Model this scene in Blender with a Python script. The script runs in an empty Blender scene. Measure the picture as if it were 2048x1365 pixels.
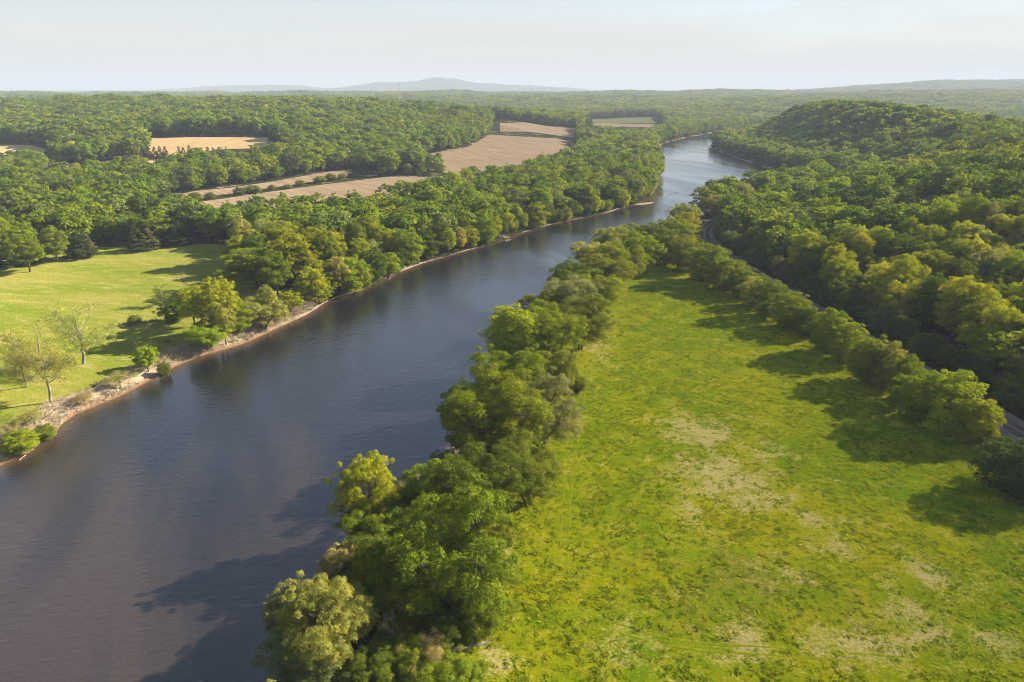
import bpy, bmesh, math, random
import numpy as np
from mathutils import Vector, Matrix

# ------------------------------------------------------------------ camera, sky, sun, exposure
sc = bpy.context.scene
CAM_H = 100.0
PITCH = math.atan(0.3696)
cam_d = bpy.data.cameras.new('camera'); cam = bpy.data.objects.new('camera', cam_d)
sc.collection.objects.link(cam); sc.camera = cam
cam.location = (0, 0, CAM_H); cam.rotation_euler = (math.pi/2 - PITCH, 0, 0)
cam_d.lens = 24; cam_d.sensor_width = 36; cam_d.clip_start = 1; cam_d.clip_end = 60000

SUN_EL = math.radians(27.3)
SUN_AZ = math.atan2(0.93, 0.37)            # measured from +Y towards +X
sun_d = bpy.data.lights.new('sun', 'SUN'); sun = bpy.data.objects.new('sun', sun_d)
sc.collection.objects.link(sun)
sun_d.energy = 5.0; sun_d.angle = math.radians(0.6); sun_d.color = (1.0, 0.87, 0.68)
to_sun = Vector((math.sin(SUN_AZ)*math.cos(SUN_EL), math.cos(SUN_AZ)*math.cos(SUN_EL), math.sin(SUN_EL)))
sun.rotation_euler = to_sun.to_track_quat('Z', 'Y').to_euler()
sun.location = (300, 100, 300)

world = bpy.data.worlds.new('World'); sc.world = world; world.use_nodes = True
wn, wl = world.node_tree.nodes, world.node_tree.links
bg = wn['Background']
sky = wn.new('ShaderNodeTexSky'); sky.sky_type = 'NISHITA'; sky.sun_disc = False
sky.sun_elevation = SUN_EL; sky.sun_rotation = SUN_AZ
sky.altitude = 150; sky.air_density = 1.0; sky.dust_density = 0.1; sky.ozone_density = 2.5
# thin high cloud veil, the same over the whole sky
wtc = wn.new('ShaderNodeTexCoord'); wmp = wn.new('ShaderNodeMapping'); wmp.inputs['Scale'].default_value = (1.0, 1.3, 9.0)
wl.new(wtc.outputs['Generated'], wmp.inputs['Vector'])
wno = wn.new('ShaderNodeTexNoise'); wno.inputs['Scale'].default_value = 2.6; wno.inputs['Detail'].default_value = 6; wno.inputs['Distortion'].default_value = 0.7
wl.new(wmp.outputs['Vector'], wno.inputs['Vector'])
wr = wn.new('ShaderNodeMapRange'); wr.inputs['From Min'].default_value = 0.38; wr.inputs['From Max'].default_value = 0.72
wr.inputs['To Min'].default_value = 0.46; wr.inputs['To Max'].default_value = 0.72
wl.new(wno.outputs['Fac'], wr.inputs['Value'])
wm = wn.new('ShaderNodeMixRGB'); wm.inputs[2].default_value = (3.68, 3.40, 3.06, 1)
# an even thin layer looks thicker towards the horizon: 1 - exp(-tau / sin(elevation))
wsx = wn.new('ShaderNodeSeparateXYZ'); wl.new(wtc.outputs['Generated'], wsx.inputs[0])
def wmath(op, a, b=None):
    n = wn.new('ShaderNodeMath'); n.operation = op
    for i, q in ((0, a), (1, b)):
        if q is None: continue
        if isinstance(q, (int, float)): n.inputs[i].default_value = q
        else: wl.new(q, n.inputs[i])
    return n.outputs[0]
wz = wmath('MAXIMUM', wsx.outputs['Z'], 0.012)
wtau = wmath('MULTIPLY', wr.outputs['Result'], 0.19)
wfac = wmath('SUBTRACT', 1.0, wmath('EXPONENT', wmath('MULTIPLY', wmath('DIVIDE', wtau, wz), -1.0)))
wl.new(wfac, wm.inputs[0]); wl.new(sky.outputs['Color'], wm.inputs[1])
wl.new(wm.outputs['Color'], bg.inputs['Color']); bg.inputs['Strength'].default_value = 0.05

sc.view_settings.view_transform = 'Standard'; sc.view_settings.look = 'None'
sc.view_settings.exposure = 2.0; sc.view_settings.gamma = 1.0; sc.view_settings.use_curve_mapping = False
cy = sc.cycles
cy.use_denoising = True; cy.max_bounces = 5; cy.diffuse_bounces = 3; cy.glossy_bounces = 2; cy.transmission_bounces = 4
cy.volume_bounces = 0; cy.transparent_max_bounces = 6; cy.use_adaptive_sampling = False; cy.filter_width = 0.9
cy.caustics_reflective = False; cy.caustics_refractive = False

rng = np.random.default_rng(7)
random.seed(7)
C = sc.collection

# ------------------------------------------------------------------ small maths
SP, CP = math.sin(PITCH), math.cos(PITCH)
FPX = 1365.33
def gp(u, v, z=0.0):
    """the ground point at height z that the lens sees at pixel (u, v) of the 2048 px photograph"""
    dx = (u-1024)/FPX; dy = (v-682.5)/FPX
    s = (CAM_H - z)/(SP + CP*dy)
    return (dx*s, (CP - SP*dy)*s)
def sst(a, b, x):
    t = np.clip((x-a)/(b-a), 0, 1); return t*t*(3-2*t)
def pdist(X, Y, poly):
    d = np.full(np.shape(X), 1e18)
    for (x0, y0), (x1, y1) in zip(poly[:-1], poly[1:]):
        ex, ey = x1-x0, y1-y0
        t = np.clip(((X-x0)*ex + (Y-y0)*ey)/(ex*ex+ey*ey+1e-9), 0, 1)
        d = np.minimum(d, (X-x0-t*ex)**2 + (Y-y0-t*ey)**2)
    return np.sqrt(d)
def inside(X, Y, poly):
    r = np.zeros(np.shape(X), bool); n = len(poly)
    for i in range(n):
        x0, y0 = poly[i]; x1, y1 = poly[(i+1) % n]
        if y0 == y1: continue
        c = ((y0 > Y) != (y1 > Y)) & (X < (x1-x0)*(Y-y0)/(y1-y0) + x0)
        r ^= c
    return r
def smooth_line(pts, step):
    """Catmull-Rom through pts, resampled"""
    P = [np.array(p, float) for p in pts]; P = [2*P[0]-P[1]] + P + [2*P[-1]-P[-2]]
    out = []
    for i in range(1, len(P)-2):
        n = max(2, int(np.linalg.norm(P[i+1]-P[i])/step))
        for k in range(n):
            t = k/n
            out.append(0.5*((2*P[i]) + (P[i+1]-P[i-1])*t + (2*P[i-1]-5*P[i]+4*P[i+1]-P[i+2])*t*t + (3*P[i]-P[i-1]-3*P[i+1]+P[i+2])*t**3))
    out.append(P[-2]); return [tuple(p) for p in out]

# ------------------------------------------------------------------ layout: river, railway, open land
WZ = -2.5
lb_px = [(0,938),(60,897),(110,862),(160,830),(240,795),(305,757),(325,752),(345,738),(400,713),(490,690),(560,655),(620,625),(660,602),(720,582),(780,552),
         (850,527),(900,511),(985,486),(1080,456),(1150,439),(1210,426),(1260,412)]
L_bank = [(-255,-80),(-195,70)] + [gp(u, v, WZ) for u, v in lb_px] + [(128,668),(160,770),(192,900),(222,1080),(252,1262),(320,1450),(415,1630),(540,1830),(720,2040),(1000,2250)]
R_bank = [(-80,-80),(-58,30),(-40,94),(-31,130),(-20,178),(-2,270),(22,350),(47,430),(72,474),(108,522),(152,577),(215,648),(286,712),(332,800),(348,895),(352,1050),(362,1250),(405,1430),(520,1615),(680,1790),(860,1930),(1100,2060)]
L_bank = [(x + 1.2*math.sin(i*2.1), y) for i, (x, y) in enumerate(L_bank)]
L_line = smooth_line(L_bank, 14); R_line = smooth_line(R_bank, 14)
river_poly = L_line + R_line[::-1]
trk_pts = [(171,-80),(163,60),(156,195),(148,270),(140,360),(134,430),(135,470),(143,505),(160,540),(185,574),(228,617),(290,668),(352,745),(392,850),(410,1000)]
trk = smooth_line(trk_pts, 6)
trk_y = np.array([p[1] for p in trk]); trk_x = np.array([p[0] for p in trk])
def xtrack(y): return np.interp(y, trk_y, trk_x)

HILLS = [(440,430,31,150,250),(505,1190,53,140,260),(780,1250,17,180,300),(720,760,10,190,200),
         (-250,1570,28,330,300),(-820,1950,44,480,380),(-540,1330,15,300,230),(-500,1090,15,230,120),(-1500,1500,32,500,400),
         (-1330,14200,152,1330,1000),(-1316,14200,96,365,700),(-2550,14000,62,490,700),(350,14700,46,1050,800),
         (-5710,14560,108,700,700),(-4550,14560,94,600,700),(5750,7200,118,1100,800),(3900,7400,56,900,700),(7600,7600,90,1300,900),
         (2600,4300,24,700,220),(1300,5300,26,900,250),(4300,5700,46,900,320),(-1500,5300,20,1200,260),(-3600,4600,26,900,260),(2400,3600,22,500,420),(1500,2900,10,420,300),(600,3300,10,600,300),(-700,3400,8,700,350),(-2300,3000,30,700,400)]
def terrain(X, Y):
    X = np.asarray(X, float); Y = np.asarray(Y, float)
    near = (Y < 2400)
    sd = np.full(X.shape, 400.0)
    if near.any():
        a, b = X[near], Y[near]
        d = np.minimum(pdist(a, b, L_line), pdist(a, b, R_line))
        sd[near] = np.where(inside(a, b, river_poly), -d, d)
    bank = np.where(sd > 0, WZ + 2.9*sst(0, 9.5, sd + 0.9*np.sin(X*0.31)*np.sin(Y*0.23)*sst(0,3,sd)), WZ - 0.06*np.minimum(-sd, 25) - 0.25*sst(0,1,-sd))
    H = np.zeros(X.shape)
    for cx, cyy, h, sx, sy in HILLS:
        H += h*np.exp(-0.5*(((X-cx)/sx)**2 + ((Y-cyy)/sy)**2))
    H += sst(4, 16, H)*sst(3000, 1500, Y)*np.where(X > 100, 1.0, sst(1250, 1450, Y))*(4.0*np.sin(X/37+1.7*np.sin(Y/61))*np.sin(Y/49+X/90) + 2.5*np.sin(X/19+Y/27))
    M = sst(40, 190, sd)
    tr = sst(10, 105, X - xtrack(Y)); w = sst(640, 820, Y)
    leftside = X < xtrack(Y) - 20
    M = M*np.where(leftside & (Y < 760), sst(700, 760, Y) if False else np.where(X < np.interp(Y,[p[1] for p in L_line][::1],[p[0] for p in L_line]), 1.0, 0.0), tr*(1-w) + w)
    r = np.hypot(X, Y)
    up = sst(1900, 4200, Y)*40 + sst(1200, 2600, r)*(6*np.sin(X/173+1.0)*np.sin(Y/231+0.4) + 4*np.sin(X/97+Y/143) + 6*np.sin(X/390-Y/310+2))*(1+0.8*sst(5000,9000,Y))
    return bank + M*(H + up*sst(60, 400, sd))

# ------------------------------------------------------------------ mesh helpers
def mesh_np(name, V, quads=None, tris=None):
    me = bpy.data.meshes.new(name)
    V = np.asarray(V, np.float32); me.vertices.add(len(V)); me.vertices.foreach_set('co', V.ravel())
    idx, starts, n0 = [], [], 0
    for F, k in ((quads, 4), (tris, 3)):
        if F is None or len(F) == 0: continue
        F = np.asarray(F, np.int32); idx.append(F.ravel()); starts.append(n0 + np.arange(len(F))*k); n0 += len(F)*k
    idx = np.concatenate(idx); starts = np.concatenate(starts)
    me.loops.add(len(idx)); me.loops.foreach_set('vertex_index', idx)
    me.polygons.add(len(starts)); me.polygons.foreach_set('loop_start', starts.astype(np.int32))
    me.update(calc_edges=True); me.validate()
    return me
def fattr(me, name, vals, kind='FLOAT'):
    a = me.attributes.new(name, kind, 'POINT')
    if kind == 'FLOAT': a.data.foreach_set('value', np.asarray(vals, np.float32))
    elif kind == 'INT': a.data.foreach_set('value', np.asarray(vals, np.int32))
    else: a.data.foreach_set('vector', np.asarray(vals, np.float32).ravel())
def smooth(me): me.polygons.foreach_set('use_smooth', np.ones(len(me.polygons), bool))
def add(name, me, mat=None, parent=None, **props):
    o = bpy.data.objects.new(name, me); C.objects.link(o)
    if mat is not None and me is not None and len(me.materials) == 0: me.materials.append(mat)
    if parent is not None: o.parent = parent
    for k, v in props.items(): o[k] = v
    return o
def empty(name, loc, **props):
    o = bpy.data.objects.new(name, None); C.objects.link(o); o.location = loc; o.empty_display_size = 0.5
    for k, v in props.items(): o[k] = v
    return o
class Tubes:
    """tapered tubes gathered into one mesh"""
    def __init__(s): s.V = []; s.Q = []; s.n = 0
    def tube(s, pts, rad, k=6):
        pts = [Vector(p) for p in pts]
        for i, p in enumerate(pts):
            d = (pts[min(i+1, len(pts)-1)] - pts[max(i-1, 0)]).normalized()
            a = d.orthogonal().normalized(); b = d.cross(a)
            for j in range(k):
                t = 2*math.pi*j/k
                s.V.append(p + rad[i]*(math.cos(t)*a + math.sin(t)*b))
            if i:
                for j in range(k):
                    s.Q.append((s.n+(i-1)*k+j, s.n+(i-1)*k+(j+1) % k, s.n+i*k+(j+1) % k, s.n+i*k+j))
        s.n += len(pts)*k
    def limb(s, a, b, r0, r1, seg=4, wob=0.06, k=5, rnd=random, sag=0.0):
        a, b = Vector(a), Vector(b); L = (b-a).length; pts, rr = [], []
        for i in range(seg+1):
            t = i/seg; p = a.lerp(b, t); m = math.sin(math.pi*t)
            if 0 < i < seg: p += Vector((rnd.uniform(-1,1), rnd.uniform(-1,1), rnd.uniform(-1,1)))*wob*L
            p.z += sag*L*m
            pts.append(p); rr.append(r0 + (r1-r0)*t)
        s.tube(pts, rr, k)
    def mesh(s, name):
        me = mesh_np(name, [tuple(v) for v in s.V], quads=s.Q); smooth(me); return me

# ------------------------------------------------------------------ materials
def mat(name):
    m = bpy.data.materials.new(name); m.use_nodes = True
    nt = m.node_tree; nt.nodes.clear()
    out = nt.nodes.new('ShaderNodeOutputMaterial')
    return m, nt, out
def N(nt, typ, **kw):
    n = nt.nodes.new(typ)
    for k, v in kw.items():
        if hasattr(n, k) and not k[0].isupper(): setattr(n, k, v)
    return n
def noise(nt, scale, detail=4, rough=0.55, vec=None, dist=0.0):
    n = nt.nodes.new('ShaderNodeTexNoise'); n.inputs['Scale'].default_value = scale; n.inputs['Detail'].default_value = detail
    n.inputs['Roughness'].default_value = rough; n.inputs['Distortion'].default_value = dist
    if vec is not None: nt.links.new(vec, n.inputs['Vector'])
    return n.outputs['Fac']
def mrange(nt, src, a, b, c=0.0, d=1.0):
    n = nt.nodes.new('ShaderNodeMapRange'); nt.links.new(src, n.inputs['Value'])
    for k, v in zip(('From Min','From Max','To Min','To Max'), (a, b, c, d)): n.inputs[k].default_value = v
    return n.outputs['Result']
def mix(nt, fac, a, b, mode='MIX'):
    n = nt.nodes.new('ShaderNodeMixRGB'); n.blend_type = mode
    for i, s in ((0, fac), (1, a), (2, b)):
        if isinstance(s, (int, float)): n.inputs[i].default_value = s
        elif isinstance(s, tuple): n.inputs[i].default_value = (*s, 1) if len(s) == 3 else s
        else: nt.links.new(s, n.inputs[i])
    return n.outputs['Color']
def math_n(nt, op, a, b=None):
    n = nt.nodes.new('ShaderNodeMath'); n.operation = op
    for i, s in ((0, a), (1, b)):
        if s is None: continue
        if isinstance(s, (int, float)): n.inputs[i].default_value = s
        else: nt.links.new(s, n.inputs[i])
    return n.outputs[0]
def attr(nt, name):
    n = nt.nodes.new('ShaderNodeAttribute'); n.attribute_name = name; return n.outputs['Fac']
def pos(nt): return nt.nodes.new('ShaderNodeNewGeometry').outputs['Position']
def scaled(nt, vec, s, rot=0.0):
    n = nt.nodes.new('ShaderNodeMapping'); n.inputs['Scale'].default_value = s; n.inputs['Rotation'].default_value = (0, 0, rot)
    nt.links.new(vec, n.inputs['Vector']); return n.outputs['Vector']
def bump(nt, h, dist, strength=1.0):
    n = nt.nodes.new('ShaderNodeBump'); n.inputs['Distance'].default_value = dist; n.inputs['Strength'].default_value = strength
    nt.links.new(h, n.inputs['Height']); return n.outputs['Normal']
def diffuse_mat(m, nt, out, col, nrm=None, rough=0.9):
    d = nt.nodes.new('ShaderNodeBsdfDiffuse'); d.inputs['Roughness'].default_value = rough
    if isinstance(col, tuple): d.inputs['Color'].default_value = (*col, 1)
    else: nt.links.new(col, d.inputs['Color'])
    if nrm is not None: nt.links.new(nrm, d.inputs['Normal'])
    nt.links.new(d.outputs[0], out.inputs['Surface']); return m

def leaf_mat(name, forest=False):
    m, nt, out = mat(name)
    oi = nt.nodes.new('ShaderNodeObjectInfo')
    tint = attr(nt, 'tint')
    if forest:
        ramp = nt.nodes.new('ShaderNodeValToRGB'); nt.links.new(oi.outputs['Random'], ramp.inputs['Fac'])
        cols = [(0.0,(0.085,0.145,0.014)),(0.14,(0.130,0.182,0.014)),(0.30,(0.190,0.230,0.016)),(0.44,(0.105,0.160,0.016)),(0.56,(0.215,0.245,0.024)),
                (0.68,(0.070,0.115,0.020)),(0.80,(0.185,0.215,0.064)),(0.92,(0.050,0.075,0.026)),(1.0,(0.150,0.178,0.060))]
        e = ramp.color_ramp.elements
        while len(e) < len(cols): e.new(0.5)
        for k, (p, c) in enumerate(cols): e[k].position = p; e[k].color = (*c, 1)
        base = ramp.outputs['Color']
        stand = noise(nt, 0.006, 2, vec=oi.outputs['Location'])
        base = mix(nt, mrange(nt, stand, 0.35, 0.68), base, mix(nt, 1.0, base, (0.72, 0.92, 0.85), 'MULTIPLY'))
    else:
        base = oi.outputs['Color']
    base = mix(nt, 1.0, base, (1.24, 1.20, 1.15), 'MULTIPLY')
    # leaf to leaf and clump to clump differences of the leaves themselves
    c1 = mix(nt, tint, mix(nt, 1.0, base, (0.72, 0.80, 0.80), 'MULTIPLY'), mix(nt, 1.0, base, (1.30, 1.16, 0.95), 'MULTIPLY'))
    d = nt.nodes.new('ShaderNodeBsdfDiffuse'); t = nt.nodes.new('ShaderNodeBsdfTranslucent')
    nt.links.new(c1, d.inputs['Color'])
    nt.links.new(mix(nt, 1.0, c1, (1.25, 1.15, 0.6), 'MULTIPLY'), t.inputs['Color'])
    mx = nt.nodes.new('ShaderNodeMixShader'); mx.inputs[0].default_value = 0.40
    nt.links.new(d.outputs[0], mx.inputs[1]); nt.links.new(t.outputs[0], mx.inputs[2])
    nt.links.new(mx.outputs[0], out.inputs['Surface'])
    return m
M_leaf = leaf_mat('leaf'); M_forest = leaf_mat('forest_leaf', True)

def bark_mat(name, a, b):
    m, nt, out = mat(name); p = pos(nt)
    f = noise(nt, 1.3, 5, 0.6, scaled(nt, p, (1, 1, 0.3)))
    return diffuse_mat(m, nt, out, mix(nt, mrange(nt, f, 0.35, 0.65), a, b), bump(nt, f, 0.15))
M_bark = bark_mat('bark', (0.055,0.042,0.030), (0.13,0.105,0.08))
M_pale = bark_mat('pale_bark', (0.12,0.10,0.078), (0.34,0.31,0.265))
M_dead = bark_mat('dead_wood', (0.20,0.17,0.135), (0.38,0.33,0.27))

# ground: wooded soil, sandy banks
def ground_mat():
    m, nt, out = mat('ground'); p = pos(nt)
    n1 = noise(nt, 0.05, 5, 0.6, p); n2 = noise(nt, 0.9, 5, 0.65, p); n3 = noise(nt, 0.0042, 4, 0.6, p); n4 = noise(nt, 0.03, 5, 0.7, p)
    floor = mix(nt, mrange(nt, n1, 0.35, 0.65), (0.030,0.038,0.014), (0.060,0.062,0.024))
    far = mix(nt, mrange(nt, n4, 0.35, 0.65), (0.052,0.082,0.024), (0.115,0.140,0.035))
    far = mix(nt, mrange(nt, n3, 0.42, 0.62), far, mix(nt, 1.0, far, (0.75,0.85,0.8), 'MULTIPLY'))
    base = mix(nt, attr(nt, 'far'), floor, far)
    sand = mix(nt, mrange(nt, n2, 0.3, 0.7), (0.23,0.135,0.07), (0.35,0.25,0.16))
    brush = mix(nt, mrange(nt, n2, 0.35, 0.65), (0.27,0.215,0.14), (0.46,0.385,0.285))
    bk = attr(nt, 'bank')                      # 0 land, 1 waterline
    fac = mrange(nt, math_n(nt, 'ADD', bk, mrange(nt, n1, 0.3, 0.7, -0.22, 0.22)), 0.08, 0.22)
    c = mix(nt, fac, base, brush)
    c = mix(nt, mrange(nt, math_n(nt, 'ADD', bk, mrange(nt, n4, 0.3, 0.7, -0.10, 0.10)), 0.74, 0.80), c, sand)
    c = mix(nt, mrange(nt, bk, 0.86, 0.97), c, (0.14,0.085,0.05))
    h = math_n(nt, 'ADD', n2, math_n(nt, 'MULTIPLY', noise(nt, 3.5, 3, 0.6, p), 0.4))
    return diffuse_mat(m, nt, out, c, bump(nt, h, 0.7))
M_ground = ground_mat()

def meadow_mat():
    m, nt, out = mat('meadow_grass'); p = pos(nt)
    big = noise(nt, 0.022, 6, 0.62, p, 0.8); mid = noise(nt, 0.16, 5, 0.62, p, 0.4); fine = noise(nt, 1.6, 5, 0.68, p); tuft = noise(nt, 0.62, 4, 0.6, p, 0.5)
    g = mix(nt, mrange(nt, big, 0.41, 0.60), (0.115,0.192,0.003), (0.250,0.248,0.003))
    g = mix(nt, mrange(nt, mid, 0.40, 0.68), g, (0.275,0.268,0.004))
    g = mix(nt, mrange(nt, tuft, 0.52, 0.72, 0, 0.6), g, (0.070,0.130,0.005))
    g = mix(nt, mrange(nt, fine, 0.3, 0.72), mix(nt, 1.0, g, (0.74,0.80,0.8), 'MULTIPLY'), mix(nt, 1.0, g, (1.16,1.13,1.1), 'MULTIPLY'))
    olive = attr(nt, 'olive'); dry = attr(nt, 'dry')
    g = mix(nt, mrange(nt, math_n(nt, 'ADD', olive, mrange(nt, mid, 0.3, 0.7, -0.3, 0.3)), 0.35, 0.9, 0, 0.75), g, (0.185,0.160,0.022))
    straw = mix(nt, mrange(nt, fine, 0.3, 0.7), (0.28,0.235,0.075), (0.42,0.36,0.155))
    dn = math_n(nt, 'ADD', math_n(nt, 'ADD', mrange(nt, mid, 0.3, 0.7, -0.42, 0.42), mrange(nt, fine, 0.3, 0.7, -0.40, 0.40)), dry)
    g = mix(nt, mrange(nt, dn, 0.24, 0.74, 0, 0.88), g, straw)
    h = math_n(nt, 'ADD', math_n(nt, 'MULTIPLY', tuft, 0.8), math_n(nt, 'MULTIPLY', fine, 0.5))
    return diffuse_mat(m, nt, out, g, bump(nt, h, 0.32))
M_meadow = meadow_mat()

def pasture_mat():
    m, nt, out = mat('pasture_grass'); p = pos(nt)
    st = scaled(nt, p, (1.0, 1.0, 1.0), 0.25); st2 = scaled(nt, st, (0.5, 1.5, 1))
    big = noise(nt, 0.03, 4, 0.6, st2, 0.4); mid = noise(nt, 0.14, 5, 0.65, st2); fine = noise(nt, 1.1, 5, 0.7, p)
    g = mix(nt, mrange(nt, big, 0.36, 0.64), (0.150,0.198,0.018), (0.250,0.238,0.050))
    g = mix(nt, mrange(nt, mid, 0.5, 0.75), g, (0.33,0.285,0.10))
    g = mix(nt, mrange(nt, fine, 0.28, 0.72), mix(nt, 1.0, g, (0.66,0.72,0.7), 'MULTIPLY'), mix(nt, 1.0, g, (1.2,1.15,1.1), 'MULTIPLY'))
    return diffuse_mat(m, nt, out, g, bump(nt, fine, 0.5))
M_pasture = pasture_mat()

def field_mat(name, a, b, c, ang, period=0.18):
    m, nt, out = mat(name); p = pos(nt)
    st = scaled(nt, p, (1, 1, 1), ang)
    row = noise(nt, period, 4, 0.6, scaled(nt, st, (1.0, 0.07, 1)))
    big = noise(nt, 0.012, 4, 0.6, p); fine = noise(nt, 0.5, 4, 0.7, p)
    g = mix(nt, mrange(nt, big, 0.35, 0.65), a, b)
    g = mix(nt, mrange(nt, row, 0.42, 0.66, 0, 0.85), g, c)
    g = mix(nt, mrange(nt, fine, 0.3, 0.7), mix(nt, 1.0, g, (0.84,0.84,0.84), 'MULTIPLY'), mix(nt, 1.0, g, (1.1,1.1,1.1), 'MULTIPLY'))
    return diffuse_mat(m, nt, out, g, bump(nt, row, 0.5))
M_plough = field_mat('ploughed_soil', (0.235,0.165,0.095), (0.28,0.20,0.122), (0.345,0.27,0.175), -0.75)
M_hay = field_mat('hay_stubble', (0.40,0.27,0.125), (0.45,0.315,0.155), (0.50,0.37,0.20), 0.2)
M_greenfield = field_mat('green_crop', (0.13,0.16,0.045), (0.16,0.175,0.055), (0.19,0.185,0.07), 0.3)

def water_mat():
    m, nt, out = mat('river_water'); p = pos(nt)
    flow = scaled(nt, p, (1, 1, 1), -0.33)
    chop = noise(nt, 0.62, 3, 0.6, scaled(nt, flow, (0.55, 1.0, 1))); chop2 = noise(nt, 1.9, 2, 0.5, scaled(nt, flow, (0.6, 1.0, 1)))
    wind = noise(nt, 0.010, 4, 0.55, scaled(nt, flow, (2.6, 0.55, 1)), 0.8)
    silt = noise(nt, 0.012, 4, 0.6, scaled(nt, flow, (2.2, 0.5, 1)), 1.0)
    h = math_n(nt, 'ADD', chop, math_n(nt, 'MULTIPLY', chop2, 0.35))
    far = attr(nt, 'calm')
    st = math_n(nt, 'MULTIPLY', mrange(nt, wind, 0.35, 0.65, 0.45, 1.0), far)
    bn = nt.nodes.new('ShaderNodeBump'); bn.inputs['Distance'].default_value = 0.22
    nt.links.new(st, bn.inputs['Strength']); nt.links.new(h, bn.inputs['Height'])
    shal = attr(nt, 'shallow')
    body = mix(nt, mrange(nt, math_n(nt, 'ADD', silt, attr(nt, 'turbid')), 0.44, 0.74), (0.0070,0.0082,0.011), (0.035,0.025,0.019))
    body = mix(nt, shal, body, (0.085,0.052,0.026))
    b = nt.nodes.new('ShaderNodeBsdfPrincipled'); nt.links.new(body, b.inputs['Base Color'])
    nt.links.new(mrange(nt, wind, 0.38, 0.62, 0.07, 0.24), b.inputs['Roughness']); b.inputs['IOR'].default_value = 1.78
    nt.links.new(bn.outputs['Normal'], b.inputs['Normal']); nt.links.new(b.outputs[0], out.inputs['Surface'])
    return m
M_water = water_mat()

def plain(name, a, b, scale=2.0, bd=0.1):
    m, nt, out = mat(name); p = pos(nt); f = noise(nt, scale, 5, 0.65, p)
    return diffuse_mat(m, nt, out, mix(nt, mrange(nt, f, 0.32, 0.68), a, b), bump(nt, f, bd))
M_ballast = plain('ballast', (0.16,0.14,0.125), (0.33,0.29,0.26), 3.0, 0.2)
M_sleeper = plain('sleeper_wood', (0.035,0.028,0.022), (0.09,0.07,0.055), 3.0)
M_sand = plain('sand', (0.40,0.29,0.18), (0.54,0.42,0.29), 0.8)
M_rock = plain('rock', (0.12,0.10,0.085), (0.24,0.21,0.18), 0.7)
M_redsoil = plain('red_soil', (0.22,0.08,0.045), (0.30,0.13,0.08), 0.7)
m, nt, out = mat('rail_steel'); b = nt.nodes.new('ShaderNodeBsdfPrincipled'); b.inputs['Base Color'].default_value = (0.34,0.29,0.25,1)
b.inputs['Metallic'].default_value = 0.8; b.inputs['Roughness'].default_value = 0.38; nt.links.new(b.outputs[0], out.inputs['Surface']); M_rail = m
m, nt, out = mat('mast_steel'); b = nt.nodes.new('ShaderNodeBsdfPrincipled'); b.inputs['Base Color'].default_value = (0.32,0.32,0.33,1)
b.inputs['Metallic'].default_value = 0.4; b.inputs['Roughness'].default_value = 0.5; nt.links.new(b.outputs[0], out.inputs['Surface']); M_mast = m

# ------------------------------------------------------------------ ground sheet
def axis(fine0, fine1, step, growth, lo, hi):
    a = list(np.arange(fine0, fine1, step)); s = step; x = a[-1]
    while x < hi: s *= growth; x += s; a.append(x)
    s = step; x = a[0]; pre = []
    while x > lo: s *= growth; x -= s; pre.append(x)
    return np.array(pre[::-1] + a)
gx = axis(-260, 320, 2.4, 1.045, -24000, 24000); gy = axis(60, 620, 2.4, 1.022, -260, 26000)
GX, GY = np.meshgrid(gx, gy); GZ = terrain(GX, GY)
nx, ny = len(gx), len(gy)
ii = np.arange(nx*ny).reshape(ny, nx)
quads = np.stack([ii[:-1,:-1], ii[:-1,1:], ii[1:,1:], ii[1:,:-1]], -1).reshape(-1, 4)
me = mesh_np('ground', np.stack([GX, GY, GZ], -1).reshape(-1, 3), quads); smooth(me)
sdg = pdist(GX, GY, L_line); sdr = pdist(GX, GY, R_line)
ins = inside(GX, GY, river_poly)
d_ = np.where(ins, 0, np.minimum(sdg, sdr*1.6))
bw = np.where(sdr < sdg, 4.0, 13.0 - 11.4*sst(250, 330, GY))
d_ = np.where(ins, 0, np.minimum(sdg, sdr))
brk = 1 - sst(300, 350, GY)*np.clip(0.72 + 0.42*np.sin(GX*0.071+GY*0.043)*np.sin(GY*0.029), 0, 1)
fattr(me, 'bank', np.where(GY < 2300, (1 - np.clip(d_/bw, 0, 1))*brk, 0).ravel())
fattr(me, 'far', sst(2500, 5200, np.hypot(GX, GY)).ravel())
add('ground', me, M_ground, kind='structure')

# ------------------------------------------------------------------ river sheet
def ribbon_grid(A, B, na, nb, z):
    A = np.array(A); B = np.array(B)
    def rs(P, n):
        s = np.concatenate([[0], np.cumsum(np.hypot(*np.diff(P, axis=0).T))]); t = np.linspace(0, 1, n)**1.0*s[-1]
        return np.stack([np.interp(t, s, P[:,0]), np.interp(t, s, P[:,1])], 1)
    a, b = rs(A, na), rs(B, na)
    t = np.linspace(0, 1, nb)[None,:,None]
    P = a[:,None,:]*(1-t) + b[:,None,:]*t
    return np.concatenate([P, np.full(P.shape[:2]+(1,), z)], -1)
def pushed(line, sgn, d):
    out = []
    for i, p in enumerate(line):
        q0, q1 = line[max(i-1,0)], line[min(i+1,len(line)-1)]
        tx, ty = q1[0]-q0[0], q1[1]-q0[1]; l = math.hypot(tx, ty) or 1
        out.append((p[0] + sgn*ty/l*d, p[1] - sgn*tx/l*d))
    return out
P = ribbon_grid(pushed(L_line, -1, 3), pushed(R_line, 1, 3), 420, 70, WZ)
na, nb = P.shape[:2]; ii = np.arange(na*nb).reshape(na, nb)
q = np.stack([ii[:-1,:-1], ii[:-1,1:], ii[1:,1:], ii[1:,:-1]], -1).reshape(-1, 4)
me = mesh_np('river', P.reshape(-1, 3), q)
dl = np.minimum(pdist(P[...,0], P[...,1], L_line), pdist(P[...,0], P[...,1], R_line)*2)
fattr(me, 'shallow', (0.9*np.exp(-(dl/3.2)**1.2)).ravel())
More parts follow.
